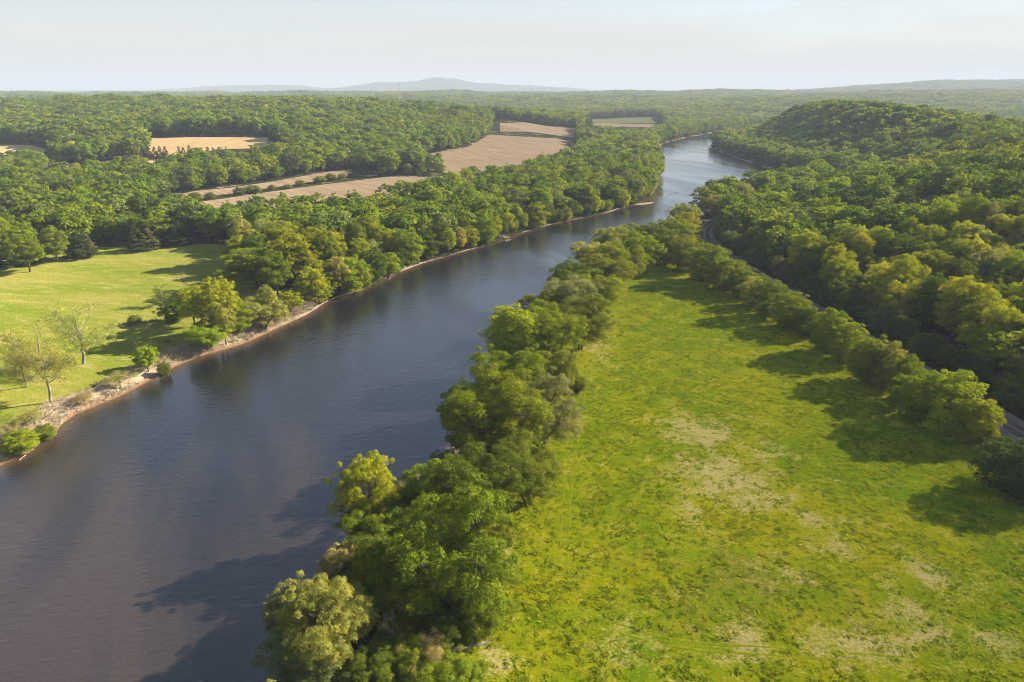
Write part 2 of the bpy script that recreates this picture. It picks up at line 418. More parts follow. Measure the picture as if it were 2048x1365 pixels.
fattr(me, 'turbid', (0.17*np.exp(-((P[...,1]-100)/64)**2*(P[...,1] > 100)) - 0.17*sst(130, 250, P[...,1])).ravel())
fattr(me, 'calm', (1 - 0.88*sst(400, 740, P[...,1])).ravel())
add('river', me, M_water, kind='structure')

# ------------------------------------------------------------------ draped sheets
def drape(name, poly, step, lift, material, fn=None, amp=0.0, **props):
    poly = [tuple(p) for p in poly]
    bm = bmesh.new(); bm.faces.new([bm.verts.new((x, y, 0)) for x, y in poly])
    bm.normal_update()
    xs = [p[0] for p in poly]; ys = [p[1] for p in poly]
    bmesh.ops.triangulate(bm, faces=bm.faces[:])
    for ax, lo, hi in ((0, min(xs), max(xs)), (1, min(ys), max(ys))):
        k = lo + step
        while k < hi:
            co = (k, 0, 0) if ax == 0 else (0, k, 0); no = (1, 0, 0) if ax == 0 else (0, 1, 0)
            bmesh.ops.bisect_plane(bm, geom=bm.verts[:]+bm.edges[:]+bm.faces[:], plane_co=co, plane_no=no); k += step
    me = bpy.data.meshes.new(name); bm.to_mesh(me); bm.free()
    V = np.zeros(len(me.vertices)*3, np.float32); me.vertices.foreach_get('co', V); V = V.reshape(-1, 3)
    V[:,2] = terrain(V[:,0], V[:,1]) + lift
    if amp: V[:,2] += amp*(0.5+0.25*(np.sin(V[:,0]*0.37)*np.sin(V[:,1]*0.29) + np.sin(V[:,0]*0.11+V[:,1]*0.17)))
    me.vertices.foreach_set('co', V.ravel()); me.update(); smooth(me)
    n = np.zeros(len(me.polygons)*3, np.float32); me.polygons.foreach_get('normal', n)
    if n.reshape(-1,3)[:,2].mean() < 0: me.flip_normals()
    if fn: fn(me, V)
    return add(name, me, material, kind='structure', **props)

# meadow: grid sheet between the riverside trees and the railway
my = np.concatenate([np.arange(-60, 60, 4.0), np.arange(60, 260, 1.4), np.arange(260, 480, 2.4)])
mt = np.linspace(0, 1, 130)
rx = np.interp(my, [p[1] for p in R_line], [p[0] for p in R_line]) + 10.5
MX = rx[:,None]*(1-mt) + (xtrack(my) - 6.5)[:,None]*mt; MY = np.repeat(my[:,None], len(mt), 1)
MZ = terrain(MX, MY) + 0.06 + 0.10*(1 + np.sin(MX*0.45)*np.sin(MY*0.38)) + 0.10*rng.random(MX.shape)
ii = np.arange(MX.size).reshape(MX.shape)
q = np.stack([ii[:-1,:-1], ii[:-1,1:], ii[1:,1:], ii[1:,:-1]], -1).reshape(-1, 4)
me = mesh_np('meadow', np.stack([MX, MY, MZ], -1).reshape(-1, 3), q); smooth(me)
def blobs(X, Y, L):
    r = np.zeros(X.shape)
    for (u, v, su, sv, a) in L:
        x, y = gp(u, v); x2, _ = gp(u+su, v); _, y2 = gp(u, v-sv)
        r = np.maximum(r, a*np.exp(-0.5*(((X-x)/(x2-x))**2 + ((Y-y)/(y2-y))**2)))
    return r
DRY = [(1400,870,55,28,.75),(1450,960,70,38,.8),(1500,1000,60,25,.7),(1640,1045,45,18,.62),(1370,1010,25,35,.6),(1545,905,40,15,.45),(1660,1100,40,18,.55),
       (1840,1150,40,25,.55),(1830,1250,40,45,.68),(1720,1300,110,30,.62),(1480,1290,60,40,.55),(1920,1170,60,20,.45),(1250,1300,45,45,.5),(1200,640,22,20,.7),(1190,690,25,25,.55),(1010,1130,14,30,.8),(980,1330,30,30,.7),(2000,1290,30,20,.6),(1560,1160,50,25,.4)]
OLV = [(1480,1160,110,50,.8),(1420,1250,120,60,.6),(1280,1120,60,40,.5),(1700,1220,120,60,.5),(1300,1200,60,50,.45),(1330,700,60,90,.35)]
fattr(me, 'dry', blobs(MX, MY, DRY).ravel()); fattr(me, 'olive', blobs(MX, MY, OLV).ravel())
def lines_dist(X, Y, L):
    r = np.full(X.shape, 99.0)
    for px in L: r = np.minimum(r, pdist(X, Y, smooth_line([gp(u, v) for u, v in px], 3)))
    return r
TRACKS = [[(1122,1160),(1128,1105),(1132,1020),(1142,930),(1158,840),(1172,760),(1205,690),(1235,620),(1262,560)],
          [(1160,1230),(1250,1265),(1330,1288),(1420,1300),(1540,1308),(1680,1318),(1850,1330),(2100,1345)]]
add('meadow', me, M_meadow, kind='structure')

m, nt, out = mat('worn_grass'); p = pos(nt); f1 = noise(nt, 0.35, 5, 0.7, p); f2 = noise(nt, 2.2, 4, 0.7, p)
M_rut = diffuse_mat(m, nt, out, mix(nt, mrange(nt, math_n(nt, 'ADD', f1, math_n(nt, 'MULTIPLY', f2, 0.5)), 0.60, 0.92), (0.150,0.190,0.006), (0.245,0.262,0.010)), bump(nt, f2, 0.4))
for px in TRACKS:
    ln = smooth_line([gp(u, v) for u, v in px], 1.2)
    for s_ in (-0.95, 0.95):
        A = np.array(pushed(ln, 1, s_)); T_ = np.gradient(A, axis=0); T_ /= np.linalg.norm(T_, axis=1, keepdims=True)
        nrm_ = np.stack([T_[:,1], -T_[:,0]], 1); Zt = terrain(A[:,0], A[:,1]) + 0.06 + 0.10*(1 + np.sin(A[:,0]*0.45)*np.sin(A[:,1]*0.38)) + 0.075; V, Q = [], []; gap = 0.0
        for k in range(len(A)):
            gap = 0.86*gap + random.uniform(-.5,.5); w = max(0.10, 0.20 + 0.07*math.sin(k*0.37) + random.uniform(-.05,.05))
            for f, dz in ((-1.6,-.03),(-1,0),(1,0),(1.6,-.03)): V.append((A[k,0]+nrm_[k,0]*w*f, A[k,1]+nrm_[k,1]*w*f, Zt[k]+dz))
            if k and gap < 0.75 and random.random() > (k/len(A))**6: b0 = 4*k; Q += [(b0-4+j, b0-3+j, b0+1+j, b0+j) for j in range(3)]
        me = mesh_np('wheel_track', V, Q); smooth(me); add('wheel_track', me, M_rut, kind='structure')
bank_cut = [(x-10.5, y+3.0) for x, y in L_line if 60 < y < 340]
past = [(-420,150),(-265,60)] + [p for p in bank_cut] + [gp(660,575), gp(560,585), gp(500,560), gp(455,545), gp(485,512), gp(500,498), gp(430,490), gp(300,493), gp(190,497), gp(100,512), gp(0,535), gp(-120,560), gp(-260,575)]
drape('pasture', past, 6, 0.10, M_pasture, amp=0.12)
FIELDS = {
 'A': ([(300,432),(380,410),(550,386),(700,367),(800,357),(915,358),(940,372),(890,405),(780,430),(640,450),(450,455)], M_plough),
 'C': ([(335,396),(403,385),(461,380),(513,373),(650,353),(705,348),(695,358),(580,375),(465,390),(340,405)], M_plough),
 'B': ([(850,327),(937,314),(978,296),(1139,295.5),(1165,305),(1140,330),(1060,365),(960,385),(934,360),(853,347)], M_plough),
 'H': ([(1000,277),(1067,275),(1150,277),(1150,291),(1000,289)], M_plough),
 'F': ([(1180,258),(1183,253),(1313,252),(1330,258),(1283,264),(1190,270)], M_plough),
 'K': ([(1183,252),(1185,245),(1300,245),(1313,251)], M_greenfield),
}
open_polys = [past]
for k, (px, m_) in FIELDS.items():
    poly = [gp(u, v) for u, v in px]; open_polys.append(poly)
    drape('field', poly, 25, 0.3 if k in 'AC' else 0.9, m_)
def on_hill(u, v):
    z = 0.0
    for _ in range(12):
        x, y = gp(u, v, z); z = 0.5*z + 0.5*float(terrain(np.array([x]), np.array([y]))[0])
    return gp(u, v, z)
HILLF = [([(296,277),(420,275.5),(537,276.5),(536,297),(430,300),(395,314),(300,318)], M_hay), ([(100,348),(160,333),(215,322),(330,318),(330,326),(200,338),(110,354)], M_hay), ([(-60,290),(60,291),(98,300),(60,318),(-60,322)], M_hay)]
for px, m_ in HILLF:
    poly = [on_hill(u, v) for u, v in px]; open_polys.append(poly)
    drape('field', poly, 20, 0.35, m_)

open_polys.append([gp(u, v) for u, v in [(310,402),(461,378),(700,347),(760,356),(700,368),(560,386),(420,402),(320,425)]])
open_polys.append([on_hill(u, v) for u, v in [(90,338),(290,318),(300,275),(545,275),(575,315),(430,337),(300,352),(100,374)]])
open_polys.append([on_hill(u, v) for u, v in [(-90,287),(60,288),(112,300),(100,334),(-90,350)]])
open_polys.append([gp(u, v) for u, v in [(985,273),(1155,273),(1155,297),(980,297)]])
open_polys.append([gp(u, v) for u, v in [(1165,244),(1320,244),(1335,262),(1290,279),(1180,284)]])
# ------------------------------------------------------------------ railway
def offset_line(line, d): return pushed(line, 1, d)
tl = [(x, y) for x, y in trk if 20 < y < 760]
TRZ = 1.0
def strip(prof, line, name):
    V, Q = [], []; k = len(prof)
    for i, _ in enumerate(line): pass
    cols = [offset_line(line, d) for d, z in prof]
    for i in range(len(line)):
        for j, (d, z) in enumerate(prof): V.append((*cols[j][i], z))
    for i in range(len(line)-1):
        for j in range(k-1): Q.append((i*k+j, i*k+j+1, (i+1)*k+j+1, (i+1)*k+j))
    return mesh_np(name, V, Q)
me = strip([(-7.5,-0.2),(-5.0,TRZ-0.15),(-3.6,TRZ),(3.6,TRZ),(5.6,TRZ-0.2),(9.0,0.1)], tl, 'railway_bed')
add('railway_bed', me, M_ballast, kind='structure')
for off, lab in ((-2.0, 'railway track on the meadow side of the ballast bed'), (2.0, 'railway track on the wooded side of the ballast bed')):
    t = empty('railway_track', (*tl[0], TRZ), label=lab, category='railway track', group='double railway line')
    ctr = offset_line(tl, off)
    base = Vector((*tl[0], TRZ))
    for s in (-1, 1):
        mid = offset_line(ctr, s*0.72)
        V, Q = [], []; prof = [(-0.07,0.13),(-0.07,0.32),(0.07,0.32),(0.07,0.13)]
        cols = [offset_line(mid, d) for d, z in prof]
        for i in range(len(mid)):
            for j, (d, z) in enumerate(prof): V.append((cols[j][i][0]-base.x, cols[j][i][1]-base.y, z))
        for i in range(len(mid)-1):
            for j in range(3): Q.append((i*4+j, i*4+j+1, (i+1)*4+j+1, (i+1)*4+j))
        add('rail', mesh_np('rail', V, Q), M_rail, t)
    V, Q = [], []; fineline = smooth_line([ctr[i] for i in range(0, len(ctr), 6)], 0.75)
    for i in range(1, len(fineline)-1, 1):
        (x0, y0), (x1, y1) = fineline[i-1], fineline[i+1]; l = math.hypot(x1-x0, y1-y0) or 1; tx, ty = (x1-x0)/l, (y1-y0)/l
        px, py = fineline[i]; n0 = len(V)
        for a, b_, z in ((-1.3,-.12,.02),(1.3,-.12,.02),(1.3,.12,.02),(-1.3,.12,.02),(-1.3,-.12,.13),(1.3,-.12,.13),(1.3,.12,.13),(-1.3,.12,.13)):
            V.append((px + a*ty + b_*tx - base.x, py - a*tx + b_*ty - base.y, z))
        for f in ((4,5,6,7),(0,1,5,4),(1,2,6,5),(2,3,7,6),(3,0,4,7)): Q.append(tuple(n0+k for k in f))
    add('sleepers', mesh_np('sleepers', V, Q), M_sleeper, t, kind='stuff')

ORD = 'first second third fourth fifth sixth seventh eighth ninth tenth eleventh twelfth thirteenth fourteenth fifteenth sixteenth seventeenth eighteenth nineteenth'.split()
def ordn(n):
    if n < 20: return ORD[n-1]
    tens = {2:'twent',3:'thirt',4:'fort',5:'fift',6:'sixt',7:'sevent',8:'eight',9:'ninet'}[n//10]
    return tens+'ieth' if n % 10 == 0 else tens+'y-'+ORD[n % 10-1]
# ------------------------------------------------------------------ tree prototypes
def clump_cards(r, clumps, per, size, spread=0.75, up=0.15, jit=0.48):
    """leaf sprays on and in leafy clumps: rhombic cards, about one leaf spray each"""
    Cn, Nn, T, S = [], [], [], []
    for (cx, cyy, cz, cr) in clumps:
        n = max(6, int(per*(cr**2)))
        v = r.normal(size=(n, 3)); v /= np.linalg.norm(v, axis=1, keepdims=True)
        v[:,2] = np.where(v[:,2] < -0.35, -v[:,2], v[:,2])
        rad = cr*(0.55 + 0.5*r.random(n)**0.6)*(1 + 0.25*np.sin(v[:,0]*5+cx)*np.sin(v[:,1]*5+cz))
        c = np.array([cx, cyy, cz]) + v*rad[:,None]*np.array([1, 1, 0.8])
        nn = v + jit*r.normal(size=(n, 3)); nn[:,2] += up
        Cn.append(c); Nn.append(nn/np.linalg.norm(nn, axis=1, keepdims=True))
        T.append(np.clip(r.normal(0.5, 0.16) + r.normal(0, 0.2, n), 0, 1)); S.append(size*(0.65 + 0.7*r.random(n)))
    Cn = np.concatenate(Cn); Nn = np.concatenate(Nn); T = np.concatenate(T); S = np.concatenate(S)
    a = np.cross(Nn, r.normal(size=Nn.shape)); a /= np.linalg.norm(a, axis=1, keepdims=True); b = np.cross(Nn, a)
    s = S[:,None]
    V = np.stack([Cn - a*s*0.62, Cn - b*s*0.36 + a*s*0.05, Cn + a*s*0.62, Cn + b*s*0.36 - a*s*0.05], 1).reshape(-1, 3)
    return V, np.arange(len(V)).reshape(-1, 4), np.repeat(T, 4)
def crown_mesh(name, r, clumps, per, size, **kw):
    V, Q, T = clump_cards(r, clumps, per, size, **kw)
    me = mesh_np(name, V, Q); fattr(me, 'tint', T); return me
def round_clumps(r, rx, z0, z1, n, cr, lobes=3, egg=0.0):
    """clump centres filling an uneven crown between z0 and z1"""
    ph = r.random(3)*6.28; out = []
    zc, rz = (z0+z1)/2, (z1-z0)/2; tries = 0
    while len(out) < n and tries < 4000:
        tries += 1
        v = r.normal(size=3); v /= np.linalg.norm(v)
        k = (0.45 + 0.55*r.random()**0.5)
        az = math.atan2(v[1], v[0])
        lob = 1 + 0.16*math.sin(lobes*az+ph[0]) + 0.12*math.sin((lobes+2)*az+ph[1]+2*v[2])
        w = 1 + egg*(-v[2])
        p = np.array([v[0]*rx*k*lob*w, v[1]*rx*k*lob*w, zc + v[2]*rz*k*(1+0.10*math.sin(2*az+ph[2]))])
        c = cr*(0.7 + 0.6*r.random())
        if all(np.linalg.norm(p-np.array(o[:3])) > 0.58*(c+o[3]) for o in out): out.append((*p, c))
    for _ in range(int(len(out)*0.55)):         # small outer sprays that break the outline
        v = r.normal(size=3); v /= np.linalg.norm(v); v[2] = abs(v[2]) if r.random() < 0.6 else v[2]
        az = math.atan2(v[1], v[0]); lob = 1 + 0.16*math.sin(lobes*az+ph[0]) + 0.12*math.sin((lobes+2)*az+ph[1]+2*v[2]); k = r.uniform(1.0, 1.2)
        out.append((v[0]*rx*k*lob, v[1]*rx*k*lob, zc + v[2]*rz*k, cr*r.uniform(.30, .55)))
    return out
PROTO = {}
def make_tree(kind, seed, n=46, per=42, size=0.62, lod=False):
    """a 20 m high tree; returns (trunk mesh, crown mesh)"""
    r = np.random.default_rng(seed); rnd = random.Random(seed); t = Tubes(); t2 = Tubes()
    if kind in ('round', 'fine'):
        cl = round_clumps(r, 6.5, 4.6, 19.0, n, 2.05*math.sqrt(46/max(n,20)) if not lod else 2.05, 3)
        base = Vector((0,0,-0.6)); fork = Vector((rnd.uniform(-.5,.5), rnd.uniform(-.5,.5), 6.5))
        t.limb(base, fork, 0.42, 0.30, 4, 0.02, 7, rnd)
        for c in cl[::4]: t.limb(fork + Vector((0,0,rnd.uniform(-1.5,2))), c[:3], 0.17, 0.03, 4, 0.06, 4, rnd)
        t.limb(fork, (fork.x, fork.y, 16), 0.3, 0.05, 4, 0.03, 5, rnd)
    elif kind == 'tall':
        cl = round_clumps(r, 4.6, 4.5, 19.6, n, 1.8, 2, 0.18)
        t.limb((0,0,-0.6), (rnd.uniform(-.6,.6), rnd.uniform(-.6,.6), 17), 0.36, 0.06, 6, 0.015, 6, rnd)
        for c in cl[::5]: t.limb((0,0,max(3,c[2]-3)), c[:3], 0.12, 0.03, 3, 0.05, 4, rnd)
    elif kind == 'spread':     # several leaning stems, leafy nearly to the ground
        cl = []; stems = rnd.randint(4, 6)
        for k in range(stems):
            az = 6.28*k/stems + rnd.uniform(-.4,.4); L = rnd.uniform(4.0, 6.6); top = rnd.uniform(13, 18.5)
            tip = Vector((math.cos(az)*L, math.sin(az)*L, top))
            t.limb((math.cos(az)*.3, math.sin(az)*.3, -0.6), tip, 0.27, 0.05, 6, 0.05, 6, rnd, 0.10)
            sub = round_clumps(r, 3.6, top-9, top+1.8, n//stems, 1.6, 3)
            for c in sub:
                q = (c[0]+tip.x*0.86, c[1]+tip.y*0.86, max(1.6, c[2]), c[3]); cl.append(q)
            for c in sub[::3]:
                f = rnd.uniform(.45,.85); t.limb(tip*f, (c[0]+tip.x*.86, c[1]+tip.y*.86, c[2]), 0.09, 0.02, 3, 0.08, 4, rnd)
        cl += round_clumps(r, 4.4, 2.5, 13, n//4, 1.7, 3)
    elif kind == 'bush':
        cl = round_clumps(r, 6.6, 0.8, 18.5, n, 2.0, 4, 0.10)
        for k in range(5):
            c = cl[k*3]; t.limb((rnd.uniform(-1,1), rnd.uniform(-1,1), -0.6), c[:3], 0.24, 0.05, 5, 0.05, 5, rnd)
    elif kind == 'sparse':     # airy spring crown on pale, spreading limbs
        t.limb((0,0,-0.6), (0.5,0.2,8), 0.34, 0.24, 5, 0.02, 7, rnd)
        cl = []; nl = 15
        for k in range(nl):
            az = 6.28*k/nl*2.0 + rnd.uniform(-.4,.4); L = rnd.uniform(2.5, 8.0); zt = rnd.uniform(8, 19.2) - L*0.25
            z0 = rnd.uniform(4.0, 10); tip = Vector((math.cos(az)*L, math.sin(az)*L, max(zt, z0+1)))
            t2.limb((0.3,0.1,z0), tip, 0.11, 0.03, 5, 0.06, 5, rnd, 0.05)
            for j in range(9):
                f = rnd.uniform(.3, 1.0); p = Vector((0.3,0.1,z0)).lerp(tip, f); q = p + Vector((rnd.uniform(-2.2,2.2), rnd.uniform(-2.2,2.2), rnd.uniform(-0.8,2.2)))
                t2.limb(p, q, 0.045, 0.012, 3, 0.08, 4, rnd); cl.append((*q, rnd.uniform(0.7, 1.7)))
        t.limb((0.5,0.2,8), (0.2,0,18.5), 0.22, 0.04, 5, 0.03, 5, rnd)
    elif kind == 'cedar':
        cl = []
        for k in range(n):
            z = 1.2 + 17.5*(k/n)**1.15; rr = 4.3*(1 - (z/21)**1.25)*rnd.uniform(.55, 1.0); az = rnd.uniform(0, 6.28)
            cl.append((math.cos(az)*rr, math.sin(az)*rr, z, rnd.uniform(1.0, 1.7)*(1.15 - z/26)))
        cl.append((0,0,18.6,0.9)); t.limb((0,0,-0.6), (0,0,18), 0.30, 0.05, 4, 0.01, 6, rnd)
    elif kind == 'bare':
        cl = []
        def grow(p, d, L, rad, depth):
            q = p + d*L; (t if depth == 0 else t2).limb(p, q, rad, rad*0.62, 3, 0.05, 4 if depth > 1 else 6, rnd)
            if depth >= 5: return
            for _ in range(rnd.randint(2, 3)):
                nd = (d + Vector((rnd.uniform(-1,1), rnd.uniform(-1,1), rnd.uniform(-.25,.75)))*0.75).normalized()
                grow(q, nd, L*rnd.uniform(.6,.82), rad*0.6, depth+1)
        grow(Vector((0,0,-0.6)), Vector((0.05,0,1)), 6.0, 0.35, 0)
    tm = t.mesh(kind+'_trunk'); lm = t2.mesh(kind+'_limbs') if t2.n else None
    cm = crown_mesh(kind+'_crown', r, cl, per, size) if cl else None
    return tm, cm, lm
def height_fix(p):  # crown or trunk top, used to scale to a wanted height
    return 20.0
for kind, seeds, n, per, size in (('round',(1,2,3,4,5),80,150,0.31),('tall',(11,12,13),56,135,0.31),('spread',(21,22,23,24),72,190,0.245),('bush',(31,32,33),64,125,0.34),
                                  ('sparse',(41,42,43),0,62,0.22),('cedar',(51,52),64,90,0.42),('bare',(61,62),0,0,0),('fine',(71,72),105,270,0.215)):
    PROTO[kind] = [make_tree(kind, s, n, per, size) for s in seeds]

COL = {'green':(0.135,0.180,0.014),'deep green':(0.078,0.118,0.014),'yellow-green':(0.205,0.245,0.016),'bright green':(0.170,0.230,0.012),'pale green':(0.215,0.235,0.060),
       'olive':(0.125,0.160,0.020),'grey-green':(0.150,0.175,0.074),'tan-budded':(0.215,0.20,0.08),'dark green':(0.040,0.064,0.022),'rusty':(0.130,0.125,0.056),'pale yellow':(0.225,0.235,0.055),'spring green':(0.245,0.280,0.017),'spring yellow':(0.235,0.265,0.070)}
rt = random.Random(99)
ind_pts = []
BARK = {'sparse': M_pale, 'bare': M_dead}
def place_tree(name, kind, x, y, h, w, tone, label, category, group, z=None, lean=None):
    z = float(terrain(np.array([x]), np.array([y]))[0]) if z is None else z
    e = empty(name, (x, y, z-0.1), label=label, category=category)
    if group: e['group'] = group
    i = rt.randrange(len(PROTO[kind])); tm, cm, lm = PROTO[kind][i]
    natural = {'round':14.5,'fine':14.5,'tall':10.5,'spread':16.5,'bush':15.0,'sparse':17.0,'cedar':8.6,'bare':13.0}[kind]
    e.scale = (w/natural, w/natural*rt.uniform(.92,1.08), h/20.0); e.rotation_euler = (lean[0] if lean else 0, lean[1] if lean else 0, rt.uniform(0, 6.28))
    if len(tm.materials) == 0: tm.materials.append(BARK.get(kind, M_bark))
    o = bpy.data.objects.new('trunk', tm); C.objects.link(o); o.parent = e
    if lm is not None:
        if len(lm.materials) == 0: lm.materials.append(BARK.get(kind, M_bark))
        b_ = bpy.data.objects.new('limbs', lm); C.objects.link(b_); b_.parent = o
    if cm is not None:
        if len(cm.materials) == 0: cm.materials.append(M_leaf)
        o = bpy.data.objects.new('crown', cm); C.objects.link(o); o.parent = e
        b_ = COL[tone]; k = rt.uniform(.88, 1.14); o.color = (b_[0]*k*rt.uniform(.92,1.08), b_[1]*k, b_[2]*k, 1)
    ind_pts.append((x, y, w/2)); return e
def from_pix(u, vb, vt, wpx, z0=0.0):
    """ground point, height and width of a tree seen with its foot at (u, vb), its top at vt"""
    z = z0
    for _ in range(4):
        x, y = gp(u, vb, z); z = float(terrain(np.array([x]), np.array([y]))[0])
    dyt = (vt-682.5)/FPX; h = CAM_H - y/(CP - SP*dyt)*(SP + CP*dyt) - z
    depth = y*CP + (CAM_H - z - h*0.5)*SP
    return x, y, max(h, 2.0), wpx/FPX*depth
def put(kind, u, vb, vt, w, tone, label, cat='tree', group=None, name=None, **kw):
    x, y, h, wm = from_pix(u, vb, vt, w)
    return place_tree(name or ('shrub' if cat == 'shrub' else 'tree'), kind, x, y, h, wm, tone, label, cat, group, **kw)

RB = 'trees along the near right bank'
for a in [
 ('fine',655,1350,1168,190,'pale yellow','pale yellow leafy tree over dark water at the lower end of the right bank'),
 ('spread',590,1310,1165,110,'grey-green','grey-green tree leaning over the water behind the lowest pale yellow tree'),
 ('fine',745,1100,915,140,'yellow-green','tall yellow-green tree jutting into the river on the right bank'),
 ('spread',760,1120,1000,140,'deep green','deep green tree skirting the foot of the tall yellow-green riverside tree'),
 ('tall',700,1225,1098,95,'tan-budded','tan budding tree at the waterline above the lowest pale yellow tree'),
 ('spread',905,1230,990,255,'green','broad green many-stemmed tree, largest at the bottom of the right bank'),
 ('spread',800,1225,1075,170,'green','green tree between the tan budding tree and the broad green tree'),
 ('spread',960,1200,1090,140,'olive','olive spreading tree on the meadow side of the broad green tree'),
 ('round',870,1065,925,120,'green','round green tree just up the bank from the tall yellow-green tree'),
 ('spread',960,1055,885,190,'deep green','deep green spreading tree halfway up the right bank overhanging the meadow'),
 ('spread',1055,1010,880,150,'olive','dark olive tree with low limbs leaning over the meadow edge'),
 ('spread',985,930,740,215,'green','huge green tree bulging over the river at the middle of the right bank'),
 ('spread',1085,900,755,150,'grey-green','grey-green tree with bare lower limbs over the wheel ruts'),
 ('spread',930,890,765,110,'deep green','deep green tree overhanging the river below the huge bulging tree'),
 ('spread',1010,830,690,150,'green','green tree right above the huge bulging tree on the right bank'),
 ('spread',1095,815,690,120,'olive','olive tree on the meadow edge above the grey-green tree'),
 ('tall',1025,745,618,110,'yellow-green','yellow-green tree with white limbs at the water halfway up the right bank'),
 ('spread',1100,740,610,140,'green','green spreading tree beside the white-limbed yellow-green tree'),
 ('spread',1160,700,590,130,'olive','olive spreading tree next to the pale dirt patch at the meadow edge'),
 ('spread',1080,670,575,110,'green','green tree low over the water above the white-limbed tree'),
 ('spread',1135,660,550,120,'grey-green','grey-green tree above the pale dirt patch on the right bank'),
 ('spread',1190,635,540,110,'green','green tree at the meadow edge just above the pale dirt patch'),
 ('spread',1150,610,520,110,'deep green','deep green tree on the water side near the upper meadow'),
 ('spread',1215,590,500,120,'olive','olive tree at the upper meadow edge, third below the meadow corner'),
 ('spread',1190,560,480,100,'pale green','pale green airy tree above the water near the upper meadow'),
 ('spread',1245,565,478,110,'green','green tree at the upper meadow edge, second below the meadow corner'),
 ('round',1278,548,468,75,'bright green','bright green rounded tree at the upper corner of the meadow'),
 ('spread',1215,520,445,80,'pale green','pale green feathery tree reaching into the river at the meadow head'),
 ('spread',1255,510,450,80,'green','green tree behind the bright rounded corner tree'),
 ('spread',1300,505,445,80,'deep green','deep green tree at the head of the meadow beside the olive bush'),
 ]: put(*a[:6], a[6], group=RB)
for a in [
 ('bush',815,1345,1275,110,'green','low green shrub under the broad green tree at the bottom edge'),
 ('bush',745,1380,1310,120,'deep green','dark green shrub at the bottom edge beside the pale yellow tree'),
 ('sparse',850,1345,1262,110,'tan-budded','dry pinkish shrub beside the fallen trunk'),
 ('bush',960,1250,1180,110,'green','leafy green shrub above the fallen trunk'),
 ('bush',905,1385,1325,130,'green','green shrub below the fallen trunk at the bottom edge'),
 ('bush',880,1285,1225,110,'deep green','dark shrub in the shade of the broad green tree'),
 ('bush',1000,1090,1055,60,'olive','small olive shrub beside the pale straw patch on the meadow edge'),
 ('bush',1150,780,750,50,'olive','small olive shrub at the meadow edge beside the ruts'),
 ('bush',1205,660,632,40,'tan-budded','small tan shrub on the pale dirt patch'),
 ]: put(*a[:6], a[6], 'shrub', 'shrubs along the near right bank')
HB = 'hedge trees between the meadow and the railway'
for a in [
 ('bush',2025,985,890,150,'dark green','dark shaded bush at the right edge beside the meadow'),
 ('bush',1975,905,872,50,'olive','small olive bush beside the nearest stretch of track'),
 ('bush',1942,885,797,72,'yellow-green','yellow-green bush just above the nearest stretch of track'),
 ('bush',1893,865,752,115,'bright green','largest bright bush in the hedge along the railway'),
 ('bush',1836,840,742,105,'green','green bush against the largest bright hedge bush'),
 ('bush',1800,800,718,75,'green','green hedge bush, third up from the track gap'),
 ('bush',1768,775,690,62,'pale yellow','pale grey-yellow hedge bush between two green ones'),
 ('bush',1735,765,678,85,'green','green hedge bush right below the middle gap that shows ballast'),
 ('bush',1683,722,643,72,'bright green','bright hedge bush right above the middle gap that shows ballast'),
 ('bush',1650,705,622,72,'green','tall green hedge bush second above the middle gap'),
 ('bush',1612,672,618,52,'deep green','low deep green hedge bush third above the middle gap'),
 ('bush',1578,655,590,78,'green','green hedge bush fourth above the middle gap'),
 ('bush',1532,632,560,72,'olive','olive hedge bush fifth above the middle gap'),
 ('bush',1505,612,560,58,'pale green','pale hedge bush sixth above the middle gap'),
 ('bush',1483,592,540,62,'green','round hedge bush seventh above the middle gap'),
 ('bush',1448,580,525,72,'green','hedge bush eighth above the middle gap'),
 ('bush',1408,562,490,90,'olive','wide olive hedge bush below the curve of the track'),
 ('bush',1362,540,478,72,'olive','olive bush at the head of the meadow beside a deep green one'),
 ('bush',1330,530,470,70,'deep green','deep green bush at the shaded head of the meadow'),
 ('bush',1345,495,440,80,'olive','olive tree just left of the track curve'),
 ('bush',1368,480,432,60,'yellow-green','yellow-green tree hugging the outside of the track curve'),
 ('bush',1310,500,450,70,'olive','olive tree by the river left of the track curve'),
 ('bush',1370,455,412,60,'yellow-green','yellow-green tree behind the track curve by the river'),
 ('tall',1430,440,398,50,'pale green','pale tree above the track curve against the bright river'),
 ('bush',1460,430,388,50,'pale green','pale round tree above the track curve at the wood edge'),
 ('tall',1482,420,375,40,'pale green','narrow pale tree nearest the river bend by the wood'),
 ('tall',1497,405,364,22,'pale yellow','small lone pale tree in front of the bright river bend'),
 ]: put(a[0], a[1], a[2]+2, a[3]-7, a[4]*1.04, a[5], a[6], 'bush' if 'bush' in a[6] else 'tree', HB, name='bush' if 'bush' in a[6] else 'tree')
put('bare',1332,470,412,60,'olive','bare leafless tree against the bright river above the meadow head','tree')
LB = 'trees on the pasture side of the left bank'
